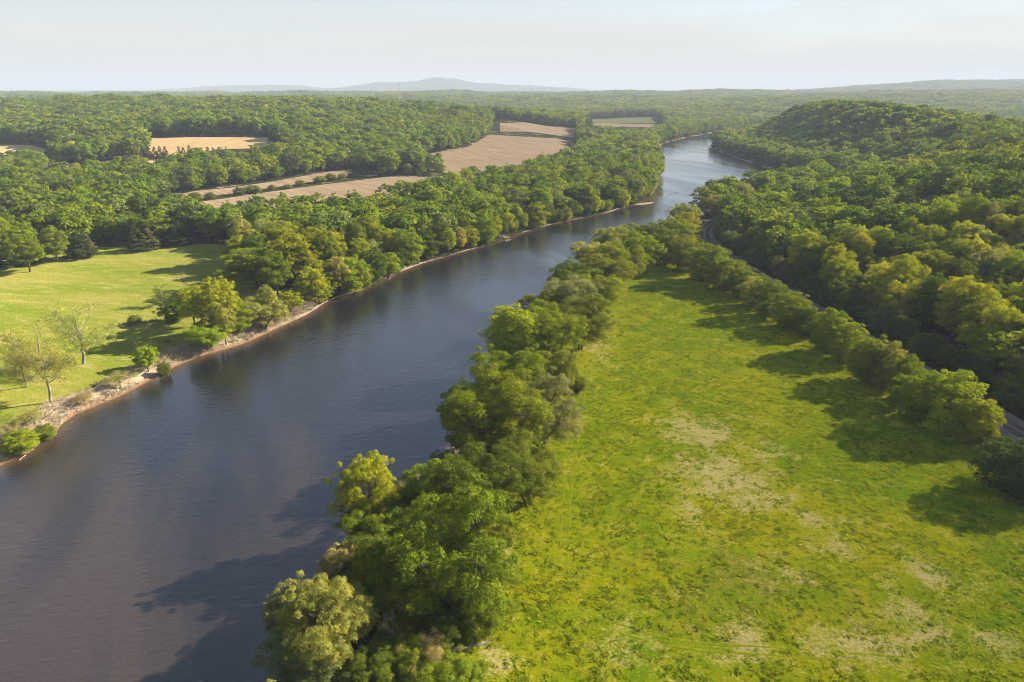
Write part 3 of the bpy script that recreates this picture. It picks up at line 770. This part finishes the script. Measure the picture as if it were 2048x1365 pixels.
for a in [
 ('sparse',102,806,640,160,'spring yellow','nearly leafless sycamore with white limbs on the lower left bank'),
 ('sparse',168,728,608,170,'spring yellow','thin yellowish sycamore behind the nearly leafless one'),
 ('sparse',55,775,672,110,'spring yellow','faint thin tree left of the nearly leafless sycamore'),
 ('round',298,748,694,46,'bright green','small round green tree alone on the eroded bank'),
 ('spread',420,705,640,90,'bright green','low bright tree hanging over the water below the pasture clump'),
 ('round',440,672,558,105,'yellow-green','tall yellow-green tree in the clump on the pasture bank'),
 ('round',392,655,575,62,'yellow-green','slim yellow-green tree at the pasture side of the bank clump'),
 ('spread',475,680,605,95,'bright green','bright green tree on the river side of the bank clump'),
 ('spread',532,662,585,90,'pale green','pale green tree with slanting trunk above the bank clump'),
 ('round',583,632,583,48,'yellow-green','small yellow-green tree by the driftwood on the bank'),
 ('bush',350,645,600,55,'deep green','dark bush at the pasture side of the brush pile'),
 ('sparse',325,612,568,45,'olive','thin half-bare tree in the pasture above the dark bush'),
 ('bush',645,603,545,56,'bright green','bright round bush at the waterline above the driftwood'),
 ('round',515,580,496,135,'green','broad dome-shaped green tree at the pasture corner'),
 ('bush',700,585,512,84,'bright green','bright green bush on the waterline left of the pale log'),
 ('round',590,575,463,90,'yellow-green','tall bright tree behind the dome-shaped tree'),
 ('tall',555,590,505,60,'green','green tree between the dome-shaped tree and the river'),
 ('sparse',530,525,430,80,'pale green','white-limbed half-bare tree rising behind the dome-shaped tree'),
 ('round',640,560,455,90,'green','green tree behind the bright waterline bushes'),
 ('round',60,545,470,70,'green','green tree at the far edge of the pasture by the frame edge'),
 ('tall',115,525,455,50,'olive','olive tree at the far pasture edge between two cedars'),
 ]: put(*a[:6], a[6], 'bush' if ' bush' in a[6] else 'tree', LB, name='bush' if ' bush' in a[6] else 'tree')
for a in [('cedar',162,517,462,58,'dark green','brownish cedar standing out in the pasture edge'),('cedar',180,512,470,40,'rusty','smaller cedar leaning on the brownish cedar in the pasture'),
          ('cedar',70,528,485,48,'dark green','dark cedar at the pasture edge near the frame edge'),('cedar',20,535,478,55,'dark green','dark cedar at the left frame edge above the pasture'),
          ('cedar',275,502,448,52,'dark green','tallest dark cedar at the far pasture edge'),('cedar',300,498,455,45,'rusty','brown cedar beside the tallest dark cedar'),('cedar',322,495,462,40,'dark green','third dark cedar in the row at the far pasture edge'),
          ('cedar',360,492,440,50,'dark green','dark cedar at the shaded corner of the pasture')]:
    put(*a[:6], a[6], 'cedar', 'cedars at the far edge of the pasture', name='cedar_tree')
for a in [('bush',45,905,862,62,'yellow-green','yellow-green bush at the waterline at the left edge'),('bush',92,880,850,40,'olive','small leafy bush beside the driftwood at the left edge'),
          ('sparse',242,782,738,70,'pale yellow','wispy pale shrub on the eroded bank'),('sparse',60,850,815,80,'pale yellow','wispy shrub at the foot of the nearly leafless sycamore'),
          ('bush',330,752,724,26,'olive','small olive shrub at the point of the eroded bank'),('sparse',170,815,780,60,'tan-budded','dead brushy shrub midway along the eroded bank'),('sparse',20,880,840,60,'tan-budded','dry shrub above the waterline at the left edge'),
          ('sparse',335,695,672,34,'tan-budded','dry wispy shrub on the bare bank under the clump'),('bush',270,648,630,26,'olive','weedy shrub in the brush pile on the pasture')]:
    put(*a[:6], a[6], 'shrub', 'shrubs on the left bank', name='shrub')
SCRUB = ['sixth from the wood end','seventh from the wood end','fifth from the wood end','fourth from the wood end','second from the wood end, widest','first at the wood end','third from the wood end','farthest up','at the lower end by the wood','second at the lower end by the wood']
for k, (u, v, t_, w) in enumerate([(640,366,352,26),(662,362,347,22),(600,372,360,20),(575,378,368,18),(505,386,370,34),(480,390,374,22),(545,380,369,16),(685,358,346,18),(390,402,385,30),(420,398,384,22)]):
    put('bush', u, v, t_, w, ['green','deep green','olive','pale green'][k % 4], f'scrubby bush, {SCRUB[k]}, between the two ploughed fields', 'shrub', 'scrub between the ploughed fields', name='shrub')
for k, (u, v, t_) in enumerate([(311,317,293),(322,318,291),(333,319,292),(360,317,292),(369,318,294),(381,316,289),(394,315,295),(405,315,294),(417,314,293),(428,313,294),(440,311,293),(274,322,290),(288,320,292),(300,320,290)]):
    x, y = on_hill(u, v); zz = float(terrain(np.array([x]), np.array([y]))[0]); dyt = (t_-682.5)/FPX; h = CAM_H - y/(CP-SP*dyt)*(SP+CP*dyt) - zz
    place_tree('cedar_tree', 'cedar', x, y, h, 11, 'rusty' if k % 2 else 'dark green', f'dark reddish cedar, {ordn(k+1)} in the row before the tan hay field', 'cedar', 'cedar row before the tan hay field')
for k, (x, y, h) in enumerate([(-46,74,19),(-30,62,20),(-52,50,21),(-38,36,20)]):
    place_tree('tree', 'spread', x, y, h, h*0.85, 'green', f'green riverside tree, {ordn(k+1)} of those rooted below the frame, shading the dark water', 'tree', RB)
put('bare',380,580,538,26,'olive','leaning leafless snag in the pasture','tree', lean=(0.25,-0.3))
put('bare',590,1345,1290,70,'olive','bare grey snag over the dark water at the bottom','tree')
put('bare',800,1300,1205,60,'olive','bare grey snag in the shade of the riverside trees','tree')

def along(line, y0, y1, gap, d, sgn):
    P = np.array([p for p in pushed(line, sgn, d) if y0 < p[1] < y1]); sl = np.concatenate([[0], np.cumsum(np.hypot(*np.diff(P, axis=0).T))])
    t = np.arange(0, sl[-1], gap); return np.stack([np.interp(t, sl, P[:,0]), np.interp(t, sl, P[:,1])], 1)
for k, (x, y) in enumerate(along(L_line, 325, 760, 10.0, 2.6, -1)):
    kind = rt.choice(['spread','bush','round','tall','bush','spread']); h = rt.uniform(9, 22) if kind != 'tall' else rt.uniform(16, 25)
    tone = rt.choice(['yellow-green','bright green','green','pale green','yellow-green','deep green','green'])
    place_tree('tree', kind, x + rt.uniform(-2.0,1.0), y + rt.uniform(-2.5,2.5), h, h*{'spread':.85,'bush':.85,'round':.7,'tall':.5}[kind], tone, f"{tone} tree, {ordn(k+1)} along the very waterline of the left bank from the pasture", 'tree', 'waterline trees of the left bank')
for k, (x, y) in enumerate(along(R_line, 70, 470, 13.0, 3.5, 1)):
    h = rt.uniform(6, 11) if y > 150 else rt.uniform(12, 17); tone = rt.choice(['deep green','green','olive','grey-green'])
    place_tree('shrub', 'spread' if k % 3 else 'bush', x + rt.uniform(-1,1.5), y + rt.uniform(-3,3), h, h*1.1, tone, f"low {tone} willow scrub, {ordn(k+1)} up from the frame's foot at the right waterline", 'shrub', 'willow scrub at the right waterline')
for k, (x, y) in enumerate(along(trk, 208, 462, 8.6, -10.5, 1)):
    if 262 < y < 282: continue
    h = rt.uniform(6.5, 11); tone = rt.choice(['green','olive','deep green'])
    place_tree('bush', 'bush', x + rt.uniform(-1.5,1), y + rt.uniform(-2,2), h, h*rt.uniform(.85,1.05), tone, f"low {tone} bush filling the hedge, {ordn(k+1)} up from the gap that shows track", 'bush', 'low bushes filling the railway hedge')
for k, (x, y) in enumerate(along(trk, 90, 640, 8.5, 10.0, 1)):
    kind = rt.choice(['bush','spread','round']); h = rt.uniform(7, 15); tone = rt.choice(['deep green','green','olive','deep green','grey-green'])
    place_tree('bush', kind, x + rt.uniform(0,2), y + rt.uniform(-2.5,2.5), h, h*rt.uniform(.8,1.0), tone, f"shaded {tone} bush, {ordn(k+1)} from the frame edge against the railway's wooded side", 'bush', 'undergrowth along the wooded side of the railway')
# ------------------------------------------------------------------ woods: scattered positions
xl_y = np.array([p[1] for p in L_line]); xl_x = np.array([p[0] for p in L_line])
xr_y = np.array([p[1] for p in R_line]); xr_x = np.array([p[0] for p in R_line])
def wood_points(y0, y1, g, margin, minx=1.0):
    ys = np.arange(y0, y1, g); out = []
    for k, y in enumerate(ys):
        w = 0.80*y + margin; xs = np.arange(-w, w, g) + (g/2 if k % 2 else 0)
        out.append(np.stack([xs, np.full(xs.shape, y)], 1))
    P = np.concatenate(out); P += (rng.random(P.shape)-0.5)*g*0.85
    X, Y = P[:,0], P[:,1]
    ok = np.ones(len(P), bool)
    if y0 < 2300:
        d = np.minimum(pdist(X, Y, L_line), pdist(X, Y, R_line)); inr = inside(X, Y, river_poly)
        ok &= ~(inr | (d < 3.0) | ((Y > 640) & (Y < 1300) & (pdist(X, Y, R_line) < 8)))
        ok &= ~((pdist(X, Y, trk) < 10.5) & (Y < 760))
        mead = (X > np.interp(Y, xr_y, xr_x)) & (X < xtrack(Y)) & (Y < 560); ok &= ~mead
        ok &= ~((X < np.interp(Y, xl_y, xl_x)) & (Y < 265))
    for poly in open_polys:
        ok &= ~inside(X, Y, poly)
        if y0 < 1500: ok &= (pdist(X, Y, poly+[poly[0]]) > 4.0)
    ix = np.array([(a, b_) for a, b_, _ in ind_pts])
    if y0 < 600:
        near = np.where(ok & (Y < 620))[0]
        dd = np.sqrt(((P[near,None,:]-ix[None])**2).sum(-1)).min(1); ok[near[dd < 6.5]] = False
    return P[ok]
Wn = wood_points(40, 900, 10.6, 190)
Wm = wood_points(900, 2500, 10.5, 250)
Wf = wood_points(2500, 7600, 44, 300)
# choose the individuals: those that show largest
zn = terrain(Wn[:,0], Wn[:,1])
depth = Wn[:,1]*CP + (CAM_H - zn - 14)*SP
uu = 1024 + Wn[:,0]/depth*FPX; vv = 682.5 - (Wn[:,1]*SP - (CAM_H-zn-14)*CP)/depth*FPX
left = Wn[:,0] < np.interp(Wn[:,1], xl_y, xl_x)
score = np.where((uu > -30) & (uu < 2080) & (vv < 1400), 1.0/depth, 0)
score *= np.where(left, 1.12, 1.0)
n_ind = 150
pick = np.argsort(-score)[:n_ind]
rest = np.setdiff1d(np.arange(len(Wn)), pick)
rows = {}
dtrk = Wn[:,0] - xtrack(Wn[:,1]); dbank = np.interp(Wn[:,1], xl_y, xl_x) - Wn[:,0]
for i in pick:
    key = ('L', min(int(dbank[i]/14), 5)) if left[i] else ('R', min(int((dtrk[i]-8)/11), 5))
    rows.setdefault(key, []).append(i)
TONES_R = ['spring green']*6+['yellow-green']*5+['green']*3+['deep green']*2+['pale green']*2+['grey-green']*2+['olive']*2+['bright green']*2
TONES_L = ['green']*4+['yellow-green']*4+['bright green']*2+['deep green']*2+['pale green']*4+['olive']*2
ROWN = ['front', 'second', 'third', 'fourth', 'fifth', 'deepest']
for key in sorted(rows):
    L = sorted(rows[key], key=lambda i: Wn[i,1])
    for k, i in enumerate(L):
        tone = rt.choice(TONES_L if key[0] == 'L' else TONES_R)
        kind = rt.choices(['round','tall','spread','sparse'], [5,3,2,1.0 if key[0] == 'L' else 0.8])[0]
        if kind == 'sparse': tone = rt.choice(['pale green','pale yellow','grey-green'])
        h = rt.uniform(17, 28) if key[0] == 'L' else rt.uniform(18, 30)
        if key == ('R', 0): h *= 0.86
        if key == ('L', 0): h *= 0.85; kind = rt.choice(['spread','round','tall'])
        w = h*{'round':0.70,'tall':0.52,'spread':0.74,'sparse':0.70}[kind]
        if key[0] == 'L': lab = f"{tone} tree, {ordn(k+1)} upstream from the pasture in the {ROWN[key[1]]} row of the left bank"
        else: lab = f"{tone} tree, {ordn(k+1)} from the frame's lower end in the {ROWN[key[1]]} row beyond the railway"
        place_tree('tree', kind, Wn[i,0], Wn[i,1], h, w, tone, lab, 'tree', 'trees of the left bank wood' if key[0] == 'L' else 'trees of the hillside wood beyond the railway')

# woods as masses
def lod_collection(name, spec):
    col = bpy.data.collections.new(name)
    for k, (kind, seed, n, per, size) in enumerate(spec):
        tm, cm, lm_ = make_tree(kind, seed, n, per, size)
        nv = len(cm.vertices)
        # crown and trunk in one mesh with two materials
        bm = bmesh.new(); bm.from_mesh(cm); c0 = len(bm.faces); bm.from_mesh(tm)
        if lm_ is not None: bm.from_mesh(lm_)
        bm.faces.ensure_lookup_table()
        for f in bm.faces[c0:]: f.material_index = 1
        me = bpy.data.meshes.new(name); bm.to_mesh(me); bm.free()
        me.materials.append(M_forest); me.materials.append(M_bark)
        col.objects.link(bpy.data.objects.new(f'{name}_{k:02d}', me))
    return col
COL_MID = lod_collection('wood_tree', [('round',101,40,13,1.05),('round',102,40,13,1.05),('tall',103,34,13,1.0),('spread',104,44,13,0.95),('tall',107,30,13,0.9),('sparse',108,0,20,0.6),('round',105,44,16,0.9),('cedar',106,40,16,0.9)])
COL_LOW = lod_collection('far_tree', [('round',111,22,5.5,1.9),('round',112,22,5.5,1.9),('tall',113,20,5.5,1.7),('spread',114,24,5.5,1.7),('round',115,22,5.5,1.9),('cedar',116,22,7,1.5)])
def patch_collection():
    col = bpy.data.collections.new('far_stand')
    for k in range(4):
        r = np.random.default_rng(300+k); cl = []
        for a in range(-3, 4):
            for b_ in range(-3, 4):
                if r.random() < 0.12: continue
                x, y = (a + r.uniform(-.4,.4))*9, (b_ + r.uniform(-.4,.4))*9; h = r.uniform(9, 17)
                cl.append((x, y, h, r.uniform(4.0, 6.0)))
        me = crown_mesh('far_stand', r, cl, 1.3, 3.6); me.materials.append(M_forest)
        col.objects.link(bpy.data.objects.new(f'far_stand_{k}', me))
    return col
COL_FAR = patch_collection()
def scatter_group(col, name):
    ng = bpy.data.node_groups.new(name, 'GeometryNodeTree')
    ng.interface.new_socket('Geometry', in_out='INPUT', socket_type='NodeSocketGeometry'); ng.interface.new_socket('Geometry', in_out='OUTPUT', socket_type='NodeSocketGeometry')
    n, l = ng.nodes, ng.links
    gi, go = n.new('NodeGroupInput'), n.new('NodeGroupOutput')
    ci = n.new('GeometryNodeCollectionInfo'); ci.inputs['Collection'].default_value = col; ci.inputs['Separate Children'].default_value = True; ci.inputs['Reset Children'].default_value = True
    ip = n.new('GeometryNodeInstanceOnPoints'); ip.inputs['Pick Instance'].default_value = True
    def na(nm, t):
        a = n.new('GeometryNodeInputNamedAttribute'); a.data_type = t; a.inputs['Name'].default_value = nm; return a.outputs['Attribute']
    l.new(gi.outputs[0], ip.inputs['Points']); l.new(ci.outputs[0], ip.inputs['Instance'])
    l.new(na('idx', 'INT'), ip.inputs['Instance Index']); l.new(na('rot', 'FLOAT_VECTOR'), ip.inputs['Rotation']); l.new(na('scl', 'FLOAT_VECTOR'), ip.inputs['Scale'])
    l.new(ip.outputs[0], go.inputs[0]); return ng
def scatter(name, P, z, idx, scl, col, **props):
    me = bpy.data.meshes.new(name); n = len(P)
    V = np.stack([P[:,0], P[:,1], z], 1).astype(np.float32); me.vertices.add(n); me.vertices.foreach_set('co', V.ravel())
    fattr(me, 'idx', idx, 'INT'); fattr(me, 'scl', scl, 'FLOAT_VECTOR')
    rot = rng.normal(size=(n, 3))*(0.07 if 'wood' in name else 0.0); rot[:,2] = rng.random(n)*6.283; fattr(me, 'rot', rot, 'FLOAT_VECTOR')
    o = add(name, me, None, kind='stuff', **props)
    md = o.modifiers.new('scatter', 'NODES'); md.node_group = scatter_group(col, name+'_scatter'); return o
def wood(name, P, col, nvar, hmin, hmax, label, cedar=0.05):
    n = len(P); z = terrain(P[:,0], P[:,1]) - 0.2
    h = rng.uniform(hmin, hmax, n)/20.0; w = h*rng.uniform(0.95, 1.35, n)
    idx = np.where(rng.random(n) < cedar, nvar-1, rng.integers(0, nvar-1, n))
    return scatter(name, P, z, idx, np.stack([w, w, h], 1), col, label=label, category='woodland')
Rp = Wn[rest]; rl = Rp[:,0] < np.interp(Rp[:,1], xl_y, xl_x)
wood('woodland', Rp[~rl], COL_MID, 8, 14, 31, 'green spring woodland covering the hillside beyond the railway')
wood('woodland', Rp[rl], COL_MID, 8, 13, 28, 'green woodland belts between the left bank and the ploughed fields')
wood('woodland', Wm, COL_LOW, 6, 17, 25, 'wooded hills in the middle distance on both sides of the river')
n = len(Wf); zf = terrain(Wf[:,0], Wf[:,1]) - 3
s_ = rng.uniform(0.9, 1.25, n)
scatter('woodland', Wf, zf, rng.integers(0, 4, n), np.stack([s_, s_, rng.uniform(.8, 1.3, n)], 1), COL_FAR, label='hazy far woods stretching to the horizon', category='woodland')

# ------------------------------------------------------------------ meadow tufts
def tuft_collection():
    col = bpy.data.collections.new('grass_tuft')
    for k in range(4):
        r = np.random.default_rng(500+k)
        n = 16; c = r.normal(size=(n, 3))*np.array([.30,.30,.08]) + np.array([0,0,.18])
        nn = r.normal(size=(n, 3)); nn[:,2] = np.abs(nn[:,2])+0.25; nn /= np.linalg.norm(nn, axis=1, keepdims=True)
        a = np.cross(nn, r.normal(size=nn.shape)); a /= np.linalg.norm(a, axis=1, keepdims=True); b_ = np.cross(nn, a); s = (0.30*(.7+.6*r.random(n)))[:,None]
        V = np.stack([c-a*s*.7, c-b_*s*.4, c+a*s*.7, c+b_*s*.4], 1).reshape(-1, 3)
        me = mesh_np('grass_tuft', V, np.arange(n*4).reshape(-1, 4)); fattr(me, 'tint', np.repeat(r.random(n), 4)); me.materials.append(M_tuft)
        col.objects.link(bpy.data.objects.new(f'grass_tuft_{k}', me))
    return col
m, nt, out = mat('tuft_grass'); oi = nt.nodes.new('ShaderNodeObjectInfo')
g = mix(nt, oi.outputs['Random'], (0.105,0.175,0.004), (0.235,0.255,0.005)); g = mix(nt, attr(nt, 'tint'), g, mix(nt, 1.0, g, (1.4,1.25,1.2), 'MULTIPLY'))
d = nt.nodes.new('ShaderNodeBsdfDiffuse'); t = nt.nodes.new('ShaderNodeBsdfTranslucent'); mx = nt.nodes.new('ShaderNodeMixShader'); mx.inputs[0].default_value = 0.35
nt.links.new(g, d.inputs[0]); nt.links.new(g, t.inputs[0]); nt.links.new(d.outputs[0], mx.inputs[1]); nt.links.new(t.outputs[0], mx.inputs[2]); nt.links.new(mx.outputs[0], out.inputs[0]); M_tuft = m
COL_TUFT = tuft_collection()
NT = 75000
ty = 62 + 290*rng.random(NT)**1.5; lo = np.interp(ty, xr_y, xr_x) + 9; hi = xtrack(ty) - 9
tx = lo + (hi-lo)*rng.random(NT)
dens = 0.5 + 0.5*np.sin(tx*0.21+1.3*np.sin(ty*0.13))*np.sin(ty*0.17+1.1*np.sin(tx*0.19)); dens = 0.25 + 0.75*dens
dens *= 1 - 0.85*np.clip(blobs(tx, ty, DRY)*1.3, 0, 1)
rd = np.abs(np.abs(lines_dist(tx, ty, TRACKS)) - 0.9); inframe = np.abs(tx) < 0.82*(ty + 35)
keep = (rng.random(NT) < dens) & (rd > 0.5) & inframe
T = np.stack([tx, ty], 1)[keep]; n = len(T)
sz = rng.uniform(0.5, 1.25, n)*np.where(rng.random(n) < 0.02, 1.4, 1.0)
scatter('meadow_grass', T, terrain(T[:,0], T[:,1]) + 0.12, rng.integers(0, 4, n), np.stack([sz, sz, sz*rng.uniform(.6,1.2,n)], 1), COL_TUFT, label='rough green grass tufts over the meadow', category='grass')

# dry brush on the eroded left bank
m, nt, out = mat('dry_brush'); oi = nt.nodes.new('ShaderNodeObjectInfo')
g = mix(nt, oi.outputs['Random'], (0.28,0.235,0.16), (0.52,0.45,0.33)); g = mix(nt, attr(nt, 'tint'), g, mix(nt, 1.0, g, (1.25,1.2,1.1), 'MULTIPLY'))
diffuse_mat(m, nt, out, g); M_dry = m
def brush_collection():
    col = bpy.data.collections.new('dry_brush')
    for k in range(4):
        r = np.random.default_rng(700+k); n = 46
        c = r.normal(size=(n, 3))*np.array([.42,.42,.22]) + np.array([0,0,.38]); dd = r.normal(size=(n, 3)); dd[:,2] = np.abs(dd[:,2])+.4; dd /= np.linalg.norm(dd, axis=1, keepdims=True)
        w_ = np.cross(dd, r.normal(size=dd.shape)); w_ /= np.linalg.norm(w_, axis=1, keepdims=True); L = (.28*(.6+.8*r.random(n)))[:,None]
        V = np.stack([c-dd*L, c-w_*.045, c+dd*L, c+w_*.045], 1).reshape(-1, 3)
        me = mesh_np('dry_brush', V, np.arange(n*4).reshape(-1, 4)); fattr(me, 'tint', np.repeat(r.random(n), 4)); me.materials.append(M_dry)
        col.objects.link(bpy.data.objects.new(f'dry_brush_{k}', me))
    return col
COL_DRY = brush_collection()
bp = np.concatenate([along(L_line, 90, 345, 0.5, d, -1) + rng.normal(size=(1,2))*0 for d in np.arange(2.2, 10.5, 0.55)])
bp = bp + rng.normal(size=bp.shape)*0.5
kp = rng.random(len(bp)) < np.clip(0.5 + 0.6*np.sin(bp[:,1]*0.13+1.5*np.sin(bp[:,0]*.2)), 0.03, .30); bp = bp[kp]; n = len(bp)
sz = rng.uniform(0.6, 1.9, n)
scatter('bank_brush', bp, terrain(bp[:,0], bp[:,1]), rng.integers(0, 4, n), np.stack([sz, sz, sz*rng.uniform(.7,1.2,n)], 1), COL_DRY, label='dry tan brush and dead weeds covering the eroded left bank', category='brush')
# ------------------------------------------------------------------ driftwood, fallen trunk, brush, bar, rocks, mast
def log_thing(name, label, cat, u0, v0, u1, v1, r0, r1, limbs=2, z=0.0, material=None, group=None, seed=0, lift=0.25):
    rnd = random.Random(seed); x0, y0 = gp(u0, v0, z); x1, y1 = gp(u1, v1, z)
    za = max(float(terrain(np.array([x0]), np.array([y0]))[0]), WZ) + lift*r0*2; zb = max(float(terrain(np.array([x1]), np.array([y1]))[0]), WZ) + lift*r1
    e = empty(name, (x0, y0, za), label=label, category=cat)
    if group: e['group'] = group
    b = Vector((x1-x0, y1-y0, zb-za)); t = Tubes(); t.limb((0,0,0), b, r0, r1, 7, 0.03, 8, rnd); add('stem', t.mesh('log_stem'), material or M_dead, e)
    for k in range(limbs):
        p = b*rnd.uniform(.35,.9); t = Tubes(); L = b.length*rnd.uniform(.18,.35)
        t.limb(p, p + Vector((rnd.uniform(-1,1), rnd.uniform(-1,1), rnd.uniform(0.1,.9))).normalized()*L, r1*1.1, r1*.3, 4, 0.08, 5, rnd); add('branch', t.mesh('log_branch'), material or M_dead, e)
    return e
log_thing('fallen_log', 'big fallen dead trunk lying at the meadow edge near the bottom', 'log', 902,1310,978,1288, 0.55,0.22, 4, 0, M_dead, None, 1)
log_thing('fallen_branch', 'short pale branch on the ground below the fallen trunk', 'branch', 915,1335,940,1320, 0.22,0.1, 2, 0, M_dead, None, 2)
DG = 'driftwood on the left bank'
log_thing('driftwood_log', 'pale driftwood log at the water below the leafless sycamore', 'driftwood', 95,878,114,868, 0.32,0.18, 2, WZ, M_dead, DG, 3)
log_thing('driftwood_log', 'dark forked log half in the water at the left edge', 'driftwood', 72,885,92,876, 0.35,0.2, 3, WZ, M_dead, DG, 4)
log_thing('driftwood_pole', 'long thin pole lying in the shallows at the left edge', 'driftwood', 38,922,75,892, 0.14,0.06, 1, WZ, M_dead, DG, 5)
log_thing('driftwood_log', 'short upright log at the foot of the eroded bank', 'driftwood', 121,850,127,838, 0.3,0.18, 1, WZ, M_dead, DG, 6)
log_thing('driftwood_log', 'dark log jutting into the water at the bank point', 'driftwood', 318,752,348,742, 0.35,0.15, 4, WZ, M_bark, DG, 7)
log_thing('driftwood_log', 'tangled log at the waterline below the small yellow-green tree', 'driftwood', 585,636,612,622, 0.4,0.15, 5, WZ, M_dead, DG, 8)
log_thing('driftwood_log', 'grey driftwood below the bright round waterline bush', 'driftwood', 620,620,655,604, 0.4,0.15, 5, WZ, M_dead, DG, 9)
log_thing('driftwood_log', 'pale log slanting into the river beside the bright green bush', 'driftwood', 788,545,777,560, 0.4,0.15, 2, WZ, M_pale, DG, 10)
log_thing('driftwood_log', 'small drift log at the waterline of the wooded left bank', 'driftwood', 1010,483,1024,479, 0.5,0.2, 3, WZ, M_dead, DG, 11)
def brush_pile(label, u, v, L, W, seed):
    rnd = random.Random(seed); x, y = gp(u, v); z = float(terrain(np.array([x]), np.array([y]))[0])
    e = empty('brush_pile', (x, y, z), label=label, category='brush pile', group='brush piles on the pasture')
    for k in range(26):
        t = Tubes(); a = Vector((rnd.uniform(-L,L), rnd.uniform(-W,W), rnd.uniform(0,.5))); d = Vector((rnd.uniform(-1,1), rnd.uniform(-.6,.6), rnd.uniform(0,.55)))
        t.limb(a, a + d*rnd.uniform(2.0,4.2), rnd.uniform(.10,.28), .04, 4, .08, 5, rnd); add('branch', t.mesh('brush_branch'), M_dead if k % 3 else M_bark, e)
brush_pile('grey brush pile of dead branches nearest the river on the pasture', 255, 655, 3.2, 1.6, 1)
brush_pile('grey brush pile of dead branches beside the dark pasture bush', 298, 646, 4.2, 1.8, 2)
# sand bar
def lump(name, u, v, L, W, H, ang, material, z=WZ, seed=0, **props):
    r = np.random.default_rng(seed); x, y = gp(u, v, z); nr, ns = 7, 26; V = [(0,0,H)]; Q = []; T = []
    prof = 1 + 0.22*np.sin(np.arange(ns)/ns*6.283*2+seed) + 0.10*r.normal(size=ns)
    for i in range(1, nr+1):
        f = i/nr
        for j in range(ns):
            a = 6.283*j/ns; V.append((math.cos(a)*L*f*prof[j], math.sin(a)*W*f*prof[j], H*(1-f**1.6)*(1+.2*r.normal()) - 0.5*f))
    for j in range(ns): T.append((0, 1+j, 1+(j+1) % ns))
    for i in range(nr-1):
        for j in range(ns): Q.append((1+i*ns+j, 1+(i+1)*ns+j, 1+(i+1)*ns+(j+1) % ns, 1+i*ns+(j+1) % ns))
    me = mesh_np(name, V, Q, T); smooth(me); o = add(name, me, material, **props); o.location = (x, y, z); o.rotation_euler[2] = ang; return o
lump('sand_bar', 1288, 408, 17, 5.0, 0.8, 0.75, M_sand, seed=3, kind='structure')
lump('sand_bar', 1215, 424, 24, 2.6, 0.5, 0.85, M_sand, seed=5, kind='structure')
# submerged ledge that breaks the surface above the bend
me_r = None
for k in range(26):
    t_ = k/25; u = 1335 + 118*t_; v = 391 - 19*t_ - 5*math.sin(t_*3.1)
    if me_r is None:
        bm = bmesh.new(); bmesh.ops.create_icosphere(bm, subdivisions=1, radius=1.0)
        for vv_ in bm.verts: vv_.co *= random.uniform(.75, 1.2)
        me_r = bpy.data.meshes.new('rock'); bm.to_mesh(me_r); bm.free(); me_r.materials.append(M_rock)
        led = empty('rock_ledge', (*gp(1394, 380, WZ), WZ), label='thin dark rock ledge breaking the bright water at the river bend', category='rock ledge')
    x, y = gp(u, v, WZ); o = add('rock', me_r, None, led); o.location = (x-led.location.x, y-led.location.y, -0.12); o.scale = (random.uniform(1.0,2.4), random.uniform(.6,1.2), random.uniform(.25,.45)); o.rotation_euler[2] = random.uniform(0, 6)
# radio mast beyond the hill
mx_, my_ = -330.0, 2130.0
mz = float(terrain(np.array([mx_]), np.array([my_]))[0])
e = empty('radio_mast', (mx_, my_, mz), label='thin radio mast rising above the wooded hill skyline', category='mast')
t = Tubes(); mh = 112 - mz
for a in range(3): t.tube([(math.cos(a*2.09)*1.0, math.sin(a*2.09)*1.0, 0), (math.cos(a*2.09)*.6, math.sin(a*2.09)*.6, mh)], [.22,.18], 5)
for k in range(22):
    z0 = k*mh/22; r0 = 1.0-.4*k/22
    for a in range(3): t.tube([(math.cos(a*2.09)*r0, math.sin(a*2.09)*r0, z0), (math.cos((a+1)*2.09)*r0, math.sin((a+1)*2.09)*r0, z0+mh/22)], [.09,.09], 4)
add('lattice', t.mesh('mast_lattice'), M_mast, e)
t = Tubes()
for a in range(6): t.tube([(math.cos(a*1.05)*1.5, math.sin(a*1.05)*1.5, mh-2.6), (math.cos(a*1.05)*1.5, math.sin(a*1.05)*1.5, mh+0.6)], [.35,.35], 6)
add('antennas', t.mesh('mast_antennas'), M_mast, e)

# ------------------------------------------------------------------ haze
bm = bmesh.new(); bmesh.ops.create_cube(bm, size=1.0)
for v in bm.verts: v.co = Vector((v.co.x*54000, (v.co.y+0.5)*31000-2000, (v.co.z+0.5)*520-40))
me = bpy.data.meshes.new('haze'); bm.to_mesh(me); bm.free()
m, nt, out = mat('haze_air'); pv = nt.nodes.new('ShaderNodeVolumePrincipled')
pv.inputs['Color'].default_value = (0.47, 0.56, 0.70, 1); pv.inputs['Density'].default_value = 0.95e-4; pv.inputs['Anisotropy'].default_value = 0.0
nt.links.new(pv.outputs['Volume'], out.inputs['Volume'])
add('haze', me, m, kind='stuff', label='pale blue haze over the whole valley', category='haze')
